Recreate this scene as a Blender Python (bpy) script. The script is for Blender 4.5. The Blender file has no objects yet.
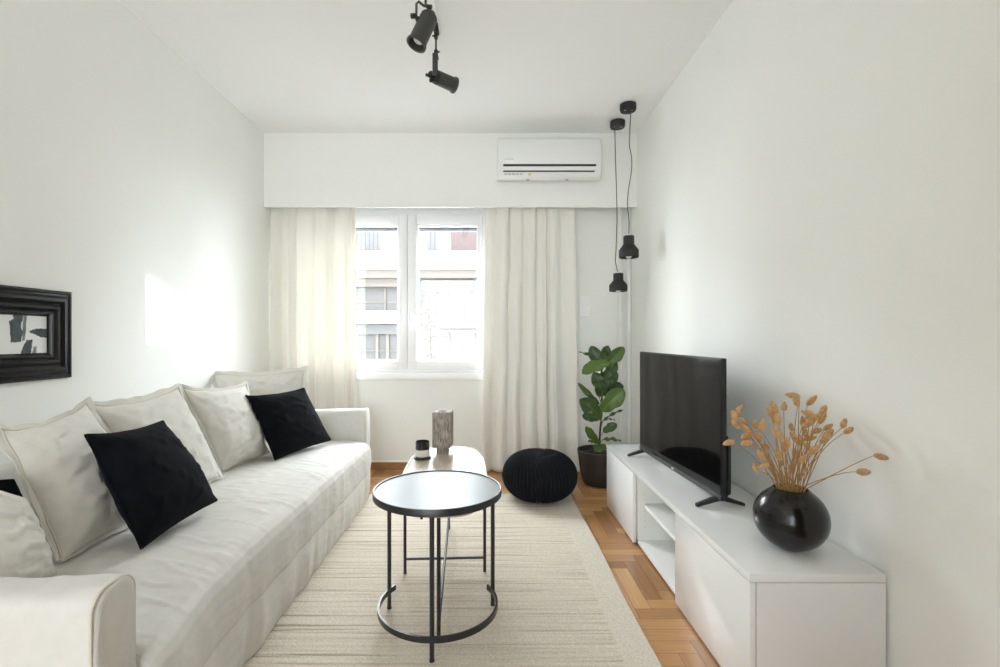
import bpy, bmesh, math, random
from mathutils import Vector, Matrix, noise
random.seed(11)
sc = bpy.context.scene
COL = sc.collection
F, VX, VY, EYE = 485.0, 488.0, 337.0, 1.15
SKY_REAR, SKY_FRONT, EXPO = .95, 3.25, 3.29
PI = math.pi

def at(px, py, Y):
    return Vector(((px - VX) / F * Y, Y, EYE - (py - VY) / F * Y))

# ------------------------------------------------------------------ materials
def new_mat(name):
    m = bpy.data.materials.new(name); m.use_nodes = True
    nt = m.node_tree
    return m, nt, nt.nodes['Principled BSDF']

def mat(name, col, rough=.6, metal=0, coat=0, spec=.5, noise_scale=None, noise_amt=.06, bump=0, bump_scale=200, sheen=0, stretch=None):
    m, nt, b = new_mat(name)
    b.inputs['Base Color'].default_value = (*col, 1)
    b.inputs['Roughness'].default_value = rough
    b.inputs['Metallic'].default_value = metal
    b.inputs['Coat Weight'].default_value = coat
    b.inputs['Coat Roughness'].default_value = .08
    b.inputs['Specular IOR Level'].default_value = spec
    if sheen:
        b.inputs['Sheen Weight'].default_value = sheen
        b.inputs['Sheen Roughness'].default_value = .5
    tc = nt.nodes.new('ShaderNodeTexCoord')
    mp = nt.nodes.new('ShaderNodeMapping')
    nt.links.new(tc.outputs['Object'], mp.inputs['Vector'])
    if stretch: mp.inputs['Scale'].default_value = stretch
    if noise_scale:
        n = nt.nodes.new('ShaderNodeTexNoise'); n.inputs['Scale'].default_value = noise_scale; n.inputs['Detail'].default_value = 4
        r = nt.nodes.new('ShaderNodeValToRGB')
        r.color_ramp.elements[0].position = .3; r.color_ramp.elements[1].position = .7
        r.color_ramp.elements[0].color = (*[max(0, c * (1 - noise_amt)) for c in col], 1)
        r.color_ramp.elements[1].color = (*[min(1, c * (1 + noise_amt)) for c in col], 1)
        nt.links.new(mp.outputs[0], n.inputs['Vector'])
        nt.links.new(n.outputs['Fac'], r.inputs[0]); nt.links.new(r.outputs[0], b.inputs['Base Color'])
    if bump:
        n2 = nt.nodes.new('ShaderNodeTexNoise'); n2.inputs['Scale'].default_value = bump_scale; n2.inputs['Detail'].default_value = 3
        bp = nt.nodes.new('ShaderNodeBump'); bp.inputs['Strength'].default_value = bump; bp.inputs['Distance'].default_value = .004
        nt.links.new(mp.outputs[0], n2.inputs['Vector'])
        nt.links.new(n2.outputs['Fac'], bp.inputs['Height']); nt.links.new(bp.outputs[0], b.inputs['Normal'])
    return m

M = {}
M['wall'] = mat('wall_paint', (.875, .885, .855), .75, noise_scale=2.5, noise_amt=.008, bump=.04, bump_scale=180)
M['ceiling'] = mat('ceiling_paint', (.89, .895, .89), .8, bump=.03, bump_scale=150)
M['trim'] = mat('white_trim', (.92, .925, .92), .35)
M['upvc'] = mat('white_window_plastic', (.93, .935, .94), .3)
M['linen'] = mat('beige_linen', (.65, .637, .597), .9, noise_scale=30, noise_amt=.03, bump=.18, bump_scale=420, sheen=.15)
M['linen_pillow'] = mat('beige_pillow_linen', (.70, .685, .632), .9, noise_scale=25, noise_amt=.04, bump=.18, bump_scale=420, sheen=.15)
M['piping'] = mat('beige_piping', (.62, .575, .49), .9, bump=.15, bump_scale=500)
M['velvet'] = mat('black_velvet', (.0035, .0045, .0065), .85, spec=.08, noise_scale=20, noise_amt=.3, sheen=.02, bump=.1, bump_scale=300)
M['black_metal'] = mat('black_metal', (.012, .012, .013), .38, metal=0, spec=.6)
M['black_matte'] = mat('black_matte', (.015, .015, .015), .6)
M['lamp_black'] = mat('lamp_black_paint', (.042, .044, .041), .42)
M['lacquer'] = mat('white_gloss_lacquer', (.78, .79, .78), .2, coat=.3)
M['white_melamine'] = mat('white_melamine', (.80, .81, .79), .4)
M['brass'] = mat('bulb_brass', (.55, .45, .25), .3, metal=1)
M['ac_white'] = mat('aircon_plastic', (.84, .85, .84), .32)
M['ac_dark'] = mat('aircon_slot', (.02, .02, .02), .6)
M['ac_silver'] = mat('aircon_logo_silver', (.9, .9, .9), .2, metal=.6)
M['ac_print'] = mat('aircon_sticker_grey', (.45, .46, .46), .6)
M['ac_yellow'] = mat('aircon_sticker_yellow', (.75, .6, .25), .6)
M['switch'] = mat('switch_plastic', (.95, .95, .94), .3)
M['soil'] = mat('soil', (.02, .013, .009), .95, noise_scale=60, noise_amt=.5, bump=.9, bump_scale=80)
M['pot'] = mat('dark_bronze_pot', (.04, .035, .031), .38, metal=.3, noise_scale=12, noise_amt=.2)
M['bark'] = mat('fig_bark', (.06, .045, .03), .85, bump=.6, bump_scale=90)
M['knit'] = mat('black_knit', (.012, .013, .016), .9, spec=.1, bump=.4, bump_scale=500, sheen=.03)
M['ceramic'] = mat('black_glazed_ceramic', (.006, .0055, .005), .2, coat=.12, spec=.4, noise_scale=9, noise_amt=.25)
M['straw'] = mat('dry_straw_stem', (.42, .24, .085), .8, noise_scale=40, noise_amt=.25)
M['fluff'] = mat('dry_seed_head', (.62, .36, .135), .95, noise_scale=120, noise_amt=.3, bump=.8, bump_scale=700, sheen=.3)
M['oak'] = mat('oak_baseboard', (.36, .18, .07), .4, noise_scale=18, noise_amt=.2, stretch=(1, 1, 12))
M['candle_glass'] = mat('candle_black_glass', (.012, .012, .014), .12)
M['candle_label'] = mat('candle_cream_label', (.72, .69, .62), .6)
M['wax'] = mat('candle_wax', (.55, .52, .45), .5)
M['wick'] = mat('candle_wick', (.03, .03, .03), .9)
M['paper'] = mat('art_paper', (.80, .81, .80), .5)
M['ink'] = mat('art_grey_ink', (.045, .06, .065), .55, noise_scale=35, noise_amt=.5)
M['ink_light'] = mat('art_pale_ink', (.16, .20, .20), .55, noise_scale=30, noise_amt=.5)
M['picture_wood'] = mat('picture_black_wood', (.004, .004, .0045), .3, spec=.3, noise_scale=30, noise_amt=.2)
M['cord_grey'] = mat('lamp_cord_grey', (.10, .10, .095), .7)
M['chrome'] = mat('chrome', (.7, .7, .7), .15, metal=1)

# stone with streaks
def stone_mat():
    m, nt, b = new_mat('travertine')
    tc = nt.nodes.new('ShaderNodeTexCoord'); mp = nt.nodes.new('ShaderNodeMapping'); mp.inputs['Scale'].default_value = (60, 60, 9)
    n = nt.nodes.new('ShaderNodeTexNoise'); n.inputs['Scale'].default_value = 2.2; n.inputs['Detail'].default_value = 6; n.inputs['Distortion'].default_value = .8
    r = nt.nodes.new('ShaderNodeValToRGB')
    e = r.color_ramp.elements
    e[0].position = .33; e[0].color = (.13, .105, .08, 1); e[1].position = .68; e[1].color = (.46, .41, .345, 1)
    bp = nt.nodes.new('ShaderNodeBump'); bp.inputs['Strength'].default_value = .5; bp.inputs['Distance'].default_value = .003
    nt.links.new(tc.outputs['Object'], mp.inputs[0]); nt.links.new(mp.outputs[0], n.inputs['Vector'])
    nt.links.new(n.outputs['Fac'], r.inputs[0]); nt.links.new(r.outputs[0], b.inputs['Base Color'])
    nt.links.new(n.outputs['Fac'], bp.inputs['Height']); nt.links.new(bp.outputs[0], b.inputs['Normal'])
    b.inputs['Roughness'].default_value = .7
    return m
M['stone'] = stone_mat()

def tabletop_mat():
    m, nt, b = new_mat('pale_veneer_top')
    tc = nt.nodes.new('ShaderNodeTexCoord'); mp = nt.nodes.new('ShaderNodeMapping'); mp.inputs['Scale'].default_value = (30, 3, 1)
    n = nt.nodes.new('ShaderNodeTexNoise'); n.inputs['Scale'].default_value = 3; n.inputs['Detail'].default_value = 6
    r = nt.nodes.new('ShaderNodeValToRGB'); e = r.color_ramp.elements
    e[0].position = .3; e[0].color = (.50, .42, .33, 1); e[1].position = .7; e[1].color = (.62, .55, .46, 1)
    nt.links.new(tc.outputs['Object'], mp.inputs[0]); nt.links.new(mp.outputs[0], n.inputs['Vector'])
    nt.links.new(n.outputs['Fac'], r.inputs[0]); nt.links.new(r.outputs[0], b.inputs['Base Color'])
    b.inputs['Roughness'].default_value = .25
    b.inputs['Coat Weight'].default_value = .6; b.inputs['Coat Roughness'].default_value = .18
    return m
M['veneer'] = tabletop_mat()

def mirror_mat():
    m, nt, b = new_mat('smoked_mirror_top')
    b.inputs['Base Color'].default_value = (.34, .375, .39, 1)
    b.inputs['Metallic'].default_value = 0; b.inputs['Roughness'].default_value = .3; b.inputs['Specular IOR Level'].default_value = .12
    n = nt.nodes.new('ShaderNodeTexNoise'); n.inputs['Scale'].default_value = 7
    mr = nt.nodes.new('ShaderNodeMapRange'); mr.inputs['To Min'].default_value = .27; mr.inputs['To Max'].default_value = .36
    nt.links.new(n.outputs['Fac'], mr.inputs['Value']); nt.links.new(mr.outputs[0], b.inputs['Roughness'])
    return m
M['mirror'] = mirror_mat()

def glass_mat(name, tint=(1, 1, 1), refl=.06):
    m = bpy.data.materials.new(name); m.use_nodes = True; nt = m.node_tree; nt.nodes.clear()
    o = nt.nodes.new('ShaderNodeOutputMaterial'); mx = nt.nodes.new('ShaderNodeMixShader')
    t = nt.nodes.new('ShaderNodeBsdfTransparent'); t.inputs[0].default_value = (*tint, 1)
    g = nt.nodes.new('ShaderNodeBsdfGlossy'); g.inputs['Roughness'].default_value = .02
    lw = nt.nodes.new('ShaderNodeLayerWeight'); lw.inputs['Blend'].default_value = .5
    pw = nt.nodes.new('ShaderNodeMath'); pw.operation = 'POWER'; pw.inputs[1].default_value = 5
    ma = nt.nodes.new('ShaderNodeMath'); ma.operation = 'MULTIPLY_ADD'; ma.inputs[1].default_value = .96; ma.inputs[2].default_value = .04
    nt.links.new(lw.outputs['Facing'], pw.inputs[0]); nt.links.new(pw.outputs[0], ma.inputs[0]); nt.links.new(ma.outputs[0], mx.inputs[0]); nt.links.new(t.outputs[0], mx.inputs[1]); nt.links.new(g.outputs[0], mx.inputs[2])
    nt.links.new(mx.outputs[0], o.inputs[0])
    return m
M['glass'] = glass_mat('window_glass', (.97, .98, .98))

def screen_mat():
    m, nt, b = new_mat('tv_screen_glass')
    b.inputs['Base Color'].default_value = (.004, .004, .0045, 1); b.inputs['Roughness'].default_value = .07
    b.inputs['Specular IOR Level'].default_value = .15
    return m
M['screen'] = screen_mat()
M['tv_black'] = mat('tv_gloss_black', (.010, .010, .011), .22)

def curtain_mat():
    m = bpy.data.materials.new('curtain_cotton'); m.use_nodes = True; nt = m.node_tree; nt.nodes.clear()
    o = nt.nodes.new('ShaderNodeOutputMaterial'); mx = nt.nodes.new('ShaderNodeMixShader'); mx.inputs[0].default_value = .16
    d = nt.nodes.new('ShaderNodeBsdfDiffuse'); t = nt.nodes.new('ShaderNodeBsdfTranslucent')
    d.inputs[0].default_value = (.93, .915, .87, 1); t.inputs[0].default_value = (.92, .90, .84, 1)
    w = nt.nodes.new('ShaderNodeTexNoise'); w.inputs['Scale'].default_value = 300
    bp = nt.nodes.new('ShaderNodeBump'); bp.inputs['Strength'].default_value = .1; bp.inputs['Distance'].default_value = .002
    nt.links.new(w.outputs['Fac'], bp.inputs['Height']); nt.links.new(bp.outputs[0], d.inputs['Normal'])
    nt.links.new(d.outputs[0], mx.inputs[1]); nt.links.new(t.outputs[0], mx.inputs[2]); nt.links.new(mx.outputs[0], o.inputs[0])
    return m
M['curtain'] = curtain_mat()

def leaf_mat():
    m, nt, b = new_mat('fig_leaf')
    uv = nt.nodes.new('ShaderNodeUVMap'); sep = nt.nodes.new('ShaderNodeSeparateXYZ')
    nt.links.new(uv.outputs[0], sep.inputs[0])
    at_ = nt.nodes.new('ShaderNodeAttribute'); at_.attribute_name = 'tone'
    r = nt.nodes.new('ShaderNodeValToRGB'); e = r.color_ramp.elements
    e[0].position = 0; e[0].color = (.010, .034, .009, 1); e[1].position = 1; e[1].color = (.125, .22, .03, 1)
    nt.links.new(at_.outputs['Fac'], r.inputs[0])
    # pale midrib and side veins from the leaf's own uv
    def math_(op, a, bb=None, v=None):
        n = nt.nodes.new('ShaderNodeMath'); n.operation = op
        nt.links.new(a, n.inputs[0])
        if bb is not None: nt.links.new(bb, n.inputs[1])
        if v is not None: n.inputs[1].default_value = v
        return n.outputs[0]
    ax = math_('ABSOLUTE', sep.outputs[0])
    mid = math_('LESS_THAN', ax, v=.035)
    k = math_('MULTIPLY', sep.outputs[1], v=7.0); k2 = math_('MULTIPLY', ax, v=3.0); s = math_('SUBTRACT', k, k2)
    fr = math_('FRACT', s); vein = math_('LESS_THAN', fr, v=.07)
    tot = math_('MAXIMUM', mid, vein); amt = math_('MULTIPLY', tot, v=.45)
    mx = nt.nodes.new('ShaderNodeMixRGB'); mx.inputs[2].default_value = (.20, .32, .08, 1)
    nt.links.new(amt, mx.inputs[0]); nt.links.new(r.outputs[0], mx.inputs[1]); nt.links.new(mx.outputs[0], b.inputs['Base Color'])
    bp = nt.nodes.new('ShaderNodeBump'); bp.inputs['Strength'].default_value = .35; bp.inputs['Distance'].default_value = .004; bp.invert = True
    nt.links.new(tot, bp.inputs['Height']); nt.links.new(bp.outputs[0], b.inputs['Normal'])
    b.inputs['Roughness'].default_value = .38
    return m
M['leaf'] = leaf_mat()

def parquet_mat():
    m, nt, b = new_mat('oak_parquet')
    uv = nt.nodes.new('ShaderNodeUVMap')
    mp = nt.nodes.new('ShaderNodeMapping'); mp.inputs['Scale'].default_value = (3.0, 46, 1)
    n = nt.nodes.new('ShaderNodeTexNoise'); n.inputs['Scale'].default_value = 1.6; n.inputs['Detail'].default_value = 5; n.inputs['Distortion'].default_value = .6
    nt.links.new(uv.outputs[0], mp.inputs[0]); nt.links.new(mp.outputs[0], n.inputs['Vector'])
    a = nt.nodes.new('ShaderNodeAttribute'); a.attribute_name = 'tone'
    r = nt.nodes.new('ShaderNodeValToRGB'); e = r.color_ramp.elements
    e[0].position = 0; e[0].color = (.27, .125, .045, 1); e[1].position = 1; e[1].color = (.56, .315, .13, 1)
    e2 = r.color_ramp.elements.new(.5); e2.color = (.42, .215, .082, 1)
    mixv = nt.nodes.new('ShaderNodeMath'); mixv.operation = 'MULTIPLY_ADD'; mixv.inputs[1].default_value = .75; 
    nt.links.new(n.outputs['Fac'], mixv.inputs[0])
    sub = nt.nodes.new('ShaderNodeMath'); sub.operation = 'SUBTRACT'; sub.inputs[1].default_value = .38
    nt.links.new(a.outputs['Fac'], sub.inputs[0]); nt.links.new(sub.outputs[0], mixv.inputs[2])
    nt.links.new(mixv.outputs[0], r.inputs[0]); nt.links.new(r.outputs[0], b.inputs['Base Color'])
    b.inputs['Roughness'].default_value = .34
    b.inputs['Coat Weight'].default_value = .1; b.inputs['Coat Roughness'].default_value = .15
    bp = nt.nodes.new('ShaderNodeBump'); bp.inputs['Strength'].default_value = .08; bp.inputs['Distance'].default_value = .002
    nt.links.new(n.outputs['Fac'], bp.inputs['Height']); nt.links.new(bp.outputs[0], b.inputs['Normal'])
    return m
M['parquet'] = parquet_mat()

def rug_mat():
    m, nt, b = new_mat('woven_rug')
    tc = nt.nodes.new('ShaderNodeTexCoord')
    def noise_(scale, sc3, det=3):
        mp = nt.nodes.new('ShaderNodeMapping'); mp.inputs['Scale'].default_value = sc3
        n = nt.nodes.new('ShaderNodeTexNoise'); n.inputs['Scale'].default_value = scale; n.inputs['Detail'].default_value = det
        nt.links.new(tc.outputs['Object'], mp.inputs[0]); nt.links.new(mp.outputs[0], n.inputs['Vector'])
        return n.outputs['Fac']
    stripe = noise_(1.0, (1.4, 62, 1), 4)
    fine = noise_(160, (1, 1, 1), 2)
    r = nt.nodes.new('ShaderNodeValToRGB'); e = r.color_ramp.elements
    e[0].position = .30; e[0].color = (.36, .30, .235, 1); e[1].position = .58; e[1].color = (.66, .60, .505, 1)
    e2 = e.new(.43); e2.color = (.59, .525, .43, 1)
    nt.links.new(stripe, r.inputs[0])
    edge = nt.nodes.new('ShaderNodeAttribute'); edge.attribute_name = 'border'
    ramp = nt.nodes.new('ShaderNodeValToRGB'); ramp.color_ramp.elements[0].position = .45; ramp.color_ramp.elements[1].position = .55
    nt.links.new(edge.outputs['Fac'], ramp.inputs[0])
    mx = nt.nodes.new('ShaderNodeMixRGB'); mx.inputs[2].default_value = (.64, .59, .50, 1)
    nt.links.new(ramp.outputs[0], mx.inputs[0]); nt.links.new(r.outputs[0], mx.inputs[1])
    mr = nt.nodes.new('ShaderNodeMapRange'); mr.inputs['From Min'].default_value = .3; mr.inputs['From Max'].default_value = .7
    mr.inputs['To Min'].default_value = .82; mr.inputs['To Max'].default_value = 1.12
    nt.links.new(fine, mr.inputs['Value'])
    ml = nt.nodes.new('ShaderNodeMixRGB'); ml.blend_type = 'MULTIPLY'; ml.inputs[0].default_value = 1
    nt.links.new(mx.outputs[0], ml.inputs[1]); nt.links.new(mr.outputs[0], ml.inputs[2])
    nt.links.new(ml.outputs[0], b.inputs['Base Color'])
    add = nt.nodes.new('ShaderNodeMath'); add.operation = 'ADD'
    nt.links.new(stripe, add.inputs[0]); nt.links.new(fine, add.inputs[1])
    bp = nt.nodes.new('ShaderNodeBump'); bp.inputs['Strength'].default_value = .6; bp.inputs['Distance'].default_value = .006
    nt.links.new(add.outputs[0], bp.inputs['Height']); nt.links.new(bp.outputs[0], b.inputs['Normal'])
    b.inputs['Roughness'].default_value = .95; b.inputs['Specular IOR Level'].default_value = .1
    return m
M['rug'] = rug_mat()
# outside
M['f_white'] = mat('facade_white', (.55, .545, .53), .9)
M['f_beige'] = mat('facade_beige', (.17, .15, .13), .9)
M['f_brown'] = mat('facade_brown', (.115, .08, .072), .9)
M['f_rail'] = mat('facade_rail', (.06, .058, .07), .6)
M['f_pink'] = mat('facade_pink_blind', (.10, .077, .070), .9)
M['f_glass'] = mat('facade_window', (.085, .083, .08), .4)
M['f_grey'] = mat('facade_grey', (.12, .12, .118), .7)
M['f_teal'] = mat('facade_teal', (.035, .075, .07), .6)
M['f_cloth'] = mat('facade_window_curtain', (.27, .265, .28), .9)
M['street'] = mat('street_asphalt', (.18, .18, .18), .95, noise_scale=3, noise_amt=.2)
M['tree_leaf'] = mat('street_tree_leaf', (.06, .072, .04), .7)
M['exterior'] = mat('exterior_plaster', (.6, .6, .58), .9)

# ------------------------------------------------------------------ mesh helpers
def vbox(bm, x0, x1, y0, y1, z0, z1, bev=0, seg=2):
    r = bmesh.ops.create_cube(bm, size=1)
    vs = r['verts']
    for v in vs:
        v.co = Vector((x0 + (v.co.x + .5) * (x1 - x0), y0 + (v.co.y + .5) * (y1 - y0), z0 + (v.co.z + .5) * (z1 - z0)))
    if bev:
        es = list({e for v in vs for e in v.link_edges})
        bmesh.ops.bevel(bm, geom=es, offset=bev, segments=seg, profile=.5, affect='EDGES')
    return bm

def ring_basis(d):
    d = d.normalized()
    a = Vector((0, 0, 1)) if abs(d.z) < .9 else Vector((1, 0, 0))
    u = d.cross(a).normalized(); v = d.cross(u).normalized()
    return u, v

def tube(bm, pts, rad, seg=12, caps=True, closed=False):
    pts = [Vector(p) for p in pts]; n = len(pts)
    rads = rad if isinstance(rad, (list, tuple)) else [rad] * n
    rings = []; u = None
    for i, p in enumerate(pts):
        if closed: d = pts[(i + 1) % n] - pts[(i - 1) % n]
        else: d = pts[min(i + 1, n - 1)] - pts[max(i - 1, 0)]
        d.normalize()
        if u is None: u, v = ring_basis(d)
        else:
            u = (u - d * u.dot(d)).normalized(); v = d.cross(u).normalized()
        rings.append([bm.verts.new(p + (u * math.cos(2 * PI * k / seg) + v * math.sin(2 * PI * k / seg)) * rads[i]) for k in range(seg)])
    m = n if closed else n - 1
    for i in range(m):
        A, B = rings[i], rings[(i + 1) % n]
        for k in range(seg):
            bm.faces.new((A[k], A[(k + 1) % seg], B[(k + 1) % seg], B[k]))
    if caps and not closed:
        bm.faces.new(rings[0][::-1]); bm.faces.new(rings[-1])
    return bm

def lathe(bm, prof, c=(0, 0, 0), seg=48, axis=None, sx=1, sy=1):
    """prof: (r, h) pairs along axis (default +Z)"""
    c = Vector(c); ax = Vector(axis).normalized() if axis else Vector((0, 0, 1))
    if axis: u, v = ring_basis(ax)
    else: u, v = Vector((1, 0, 0)), Vector((0, 1, 0))
    prev = None
    for r, h in prof:
        if r < 1e-6: cur = [bm.verts.new(c + ax * h)]
        else: cur = [bm.verts.new(c + ax * h + u * (r * sx * math.cos(2 * PI * k / seg)) + v * (r * sy * math.sin(2 * PI * k / seg))) for k in range(seg)]
        if prev is not None:
            if len(prev) == 1 and len(cur) > 1:
                for k in range(seg): bm.faces.new((prev[0], cur[k], cur[(k + 1) % seg]))
            elif len(cur) == 1 and len(prev) > 1:
                for k in range(seg): bm.faces.new((prev[k], cur[0], prev[(k + 1) % seg]))
            elif len(cur) > 1:
                for k in range(seg): bm.faces.new((prev[k], prev[(k + 1) % seg], cur[(k + 1) % seg], cur[k]))
        prev = cur
    return bm

def cyl(bm, a, b, r, seg=24, r2=None):
    return tube(bm, [a, b], [r, r2 if r2 is not None else r], seg)

def prism(bm, poly, axis, a, b):
    """poly of 2D points; extruded along axis 'x','y','z' between a and b"""
    def P(p, t):
        return {'x': Vector((t, p[0], p[1])), 'y': Vector((p[0], t, p[1])), 'z': Vector((p[0], p[1], t))}[axis]
    A = [bm.verts.new(P(p, a)) for p in poly]; B = [bm.verts.new(P(p, b)) for p in poly]; n = len(poly)
    bm.faces.new(A); bm.faces.new(B[::-1])
    for i in range(n): bm.faces.new((A[i], B[i], B[(i + 1) % n], A[(i + 1) % n]))
    return bm

def world_loc(o):
    l = Vector((0, 0, 0))
    while o is not None:
        l += o.location; o = o.parent
    return l

def obj(name, bm, m, parent=None, origin=None, smooth=35, recalc=True):
    if recalc: bmesh.ops.recalc_face_normals(bm, faces=bm.faces)
    off = world_loc(parent) if parent else Vector((0, 0, 0))
    o_loc = Vector(origin) if origin is not None else off
    bmesh.ops.translate(bm, verts=bm.verts, vec=-o_loc)
    me = bpy.data.meshes.new(name); bm.to_mesh(me); bm.free()
    for p in me.polygons: p.use_smooth = bool(smooth)
    if smooth and smooth < 179:
        me.set_sharp_from_angle(angle=math.radians(smooth))
    for mm in (m if isinstance(m, (list, tuple)) else [m]): me.materials.append(mm)
    o = bpy.data.objects.new(name, me); COL.objects.link(o)
    if parent: o.parent = parent; o.location = o_loc - off
    else: o.location = o_loc
    return o

def tag(o, label=None, cat=None, group=None, kind=None):
    if label: o['label'] = label
    if cat: o['category'] = cat
    if group: o['group'] = group
    if kind: o['kind'] = kind
    return o

def thing(name, label, cat, loc, group=None, kind=None):
    o = bpy.data.objects.new(name, None); COL.objects.link(o); o.location = Vector(loc); o.empty_display_size = .05
    return tag(o, label, cat, group, kind)

def NB(): return bmesh.new()
def fbm(p, s, o=3): return noise.fractal(Vector(p) * s, 1.0, 2.0, o)
def S(o, label=None): return tag(o, label, None, None, 'structure')

# ------------------------------------------------------------------ room
XL, XR, YB, YR, ZC = -1.86, 1.235, 4.22, -2.6, 2.845
WX0, WX1, WZ0, WZ1 = -1.70, -.02, .84, 2.30       # front window opening

bm = NB(); vbox(bm, XL - .15, XL, YR - .15, YB + .25, -.12, ZC + .15); S(obj('wall_left', bm, M['wall'], smooth=0), 'plain off-white wall behind the sofa')
bm = NB(); vbox(bm, XR, XR + .15, YR - .15, YB + .25, -.12, ZC + .15); S(obj('wall_right', bm, M['wall'], smooth=0), 'plain off-white wall behind the television')
bm = NB(); vbox(bm, XL, XR, YR - .15, YB + .25, ZC, ZC + .15); S(obj('ceiling', bm, M['ceiling'], smooth=0), 'flat white ceiling')
bm = NB()
vbox(bm, XL, WX0, YB, YB + .10, -.12, ZC); vbox(bm, WX1, XR, YB, YB + .10, -.12, ZC)
vbox(bm, WX0, WX1, YB, YB + .10, -.12, WZ0 - .06); vbox(bm, WX0, WX1, YB, YB + .10, WZ1, ZC)
S(obj('wall_back', bm, M['wall'], smooth=0), 'off-white wall around the window')
# rear wall behind the viewer with a wide opening added for fill daylight
RX0, RX1, RZ1 = -1.75, 0.15, 2.5
bm = NB()
vbox(bm, XL, RX0, YR - .15, YR, -.12, ZC); vbox(bm, RX1, XR, YR - .15, YR, -.12, ZC); vbox(bm, RX0, RX1, YR - .15, YR, RZ1, ZC)
S(obj('wall_rear', bm, M['wall'], smooth=0), 'off-white rear wall with the added daylight opening')
bm = NB(); vbox(bm, .28, XR, YR, -.20, 0, ZC)  # unseen block, added to keep rear light off the cabinet end
S(obj('wall_light_blocker', bm, mat('blocker_brown', (.19, .115, .06), .5, noise_scale=8, noise_amt=.15, stretch=(8, 8, .6)), smooth=0), 'unseen brown block added behind the viewer to shade the cabinet end')
d = thing('fill_door_1', 'unseen white glazed door added for fill daylight', None, (0, YR, 0), kind='structure')  # glazed door added out of view to balance the room's light
bm = NB()
for x0, x1 in ((RX0, RX0 + .08), (RX1 - .08, RX1)): vbox(bm, x0, x1, YR - .1, YR - .04, 0, RZ1)
vbox(bm, RX0, RX1, YR - .1, YR - .04, RZ1 - .08, RZ1); vbox(bm, RX0, RX1, YR - .1, YR - .04, 0, .09)
obj('fill_door_frame', bm, M['upvc'], d, smooth=0)
bm = NB(); vbox(bm, RX0 + .08, RX1 - .08, YR - .075, YR - .065, .09, RZ1 - .08); obj('pane', bm, M['glass'], d, smooth=0)

# pelmet box over the window (hollow behind)
bm = NB(); vbox(bm, XL, XR, 4.03, 4.055, 2.23, ZC); S(obj('trim_1', bm, M['wall'], smooth=0), 'white boxed pelmet above the curtains')

# floor: subfloor plus herringbone blocks in one mesh
def build_floor():
    bm = NB(); w, n = .072, 5
    uvl = bm.loops.layers.uv.new('UVMap'); tone = bm.faces.layers.float.new('tone_f')
    x0, x1, y0, y1 = XL, XR, YR, YB
    tones = []
    def plank(ax, ay, lx, ly, horiz):
        g = .0007
        a0, a1, b0, b1 = max(ax, x0) + g, min(ax + lx, x1) - g, max(ay, y0) + g, min(ay + ly, y1) - g
        if a1 - a0 < .004 or b1 - b0 < .004: return
        vs = [bm.verts.new((a0, b0, 0)), bm.verts.new((a1, b0, 0)), bm.verts.new((a1, b1, 0)), bm.verts.new((a0, b1, 0))]
        f = bm.faces.new(vs); ou, ov = random.random() * 40, random.random() * 40
        for l in f.loops:
            x, y = l.vert.co.x - ax, l.vert.co.y - ay
            l[uvl].uv = (x + ou, y + ov) if horiz else (y + ou, x + ov)
        tones.append(random.gauss(.46, .27))
    ox, oy = -1.9, -2.7
    nx, ny = int(3.4 / w) + 6, int(7.2 / w) + 6
    for j in range(-1, ny):
        for k in range(-2 - ny // (2 * n), nx // (2 * n) + 2):
            xx = j + 2 * n * k
            plank(ox + xx * w, oy + j * w, n * w, w, True)
    for i in range(-1, nx):
        for k in range(-2 - nx // (2 * n), ny // (2 * n) + 3):
            yy = i - 2 * n + 1 + 2 * n * k
            plank(ox + i * w, oy + yy * w, w, n * w, False)
    o = obj('floor', bm, M['parquet'], smooth=0)
    me = o.data
    a = me.attributes.new('tone', 'FLOAT', 'FACE')
    for i, t in enumerate(tones): a.data[i].value = t
    S(o, 'oak parquet floor laid in herringbone')
build_floor()
bm = NB(); vbox(bm, XL - .15, XR + .15, YR - .15, YB + .25, -.2, -.003); S(obj('floor_slab', bm, mat('dark_joint', (.07, .035, .015), .8), smooth=0), 'dark joints under the parquet')

# baseboards: oak with a slim white bead on top
for nm, box in (('back', (XL, XR, YB - .014, YB)), ('right', (XR - .014, XR, YR, YB - .014)), ('left', (XL, XL + .014, YR, YB - .014))):
    t = thing('baseboard_' + nm, 'oak baseboard with white bead along the %s wall' % nm, None, ((box[0] + box[1]) / 2, (box[2] + box[3]) / 2, 0), kind='structure')
    bm = NB(); vbox(bm, *box, 0, .062, .003, 1); obj('board', bm, M['oak'], t)
    bm = NB(); vbox(bm, *box, .062, .076, .003, 1); obj('bead', bm, M['trim'], t)

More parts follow.
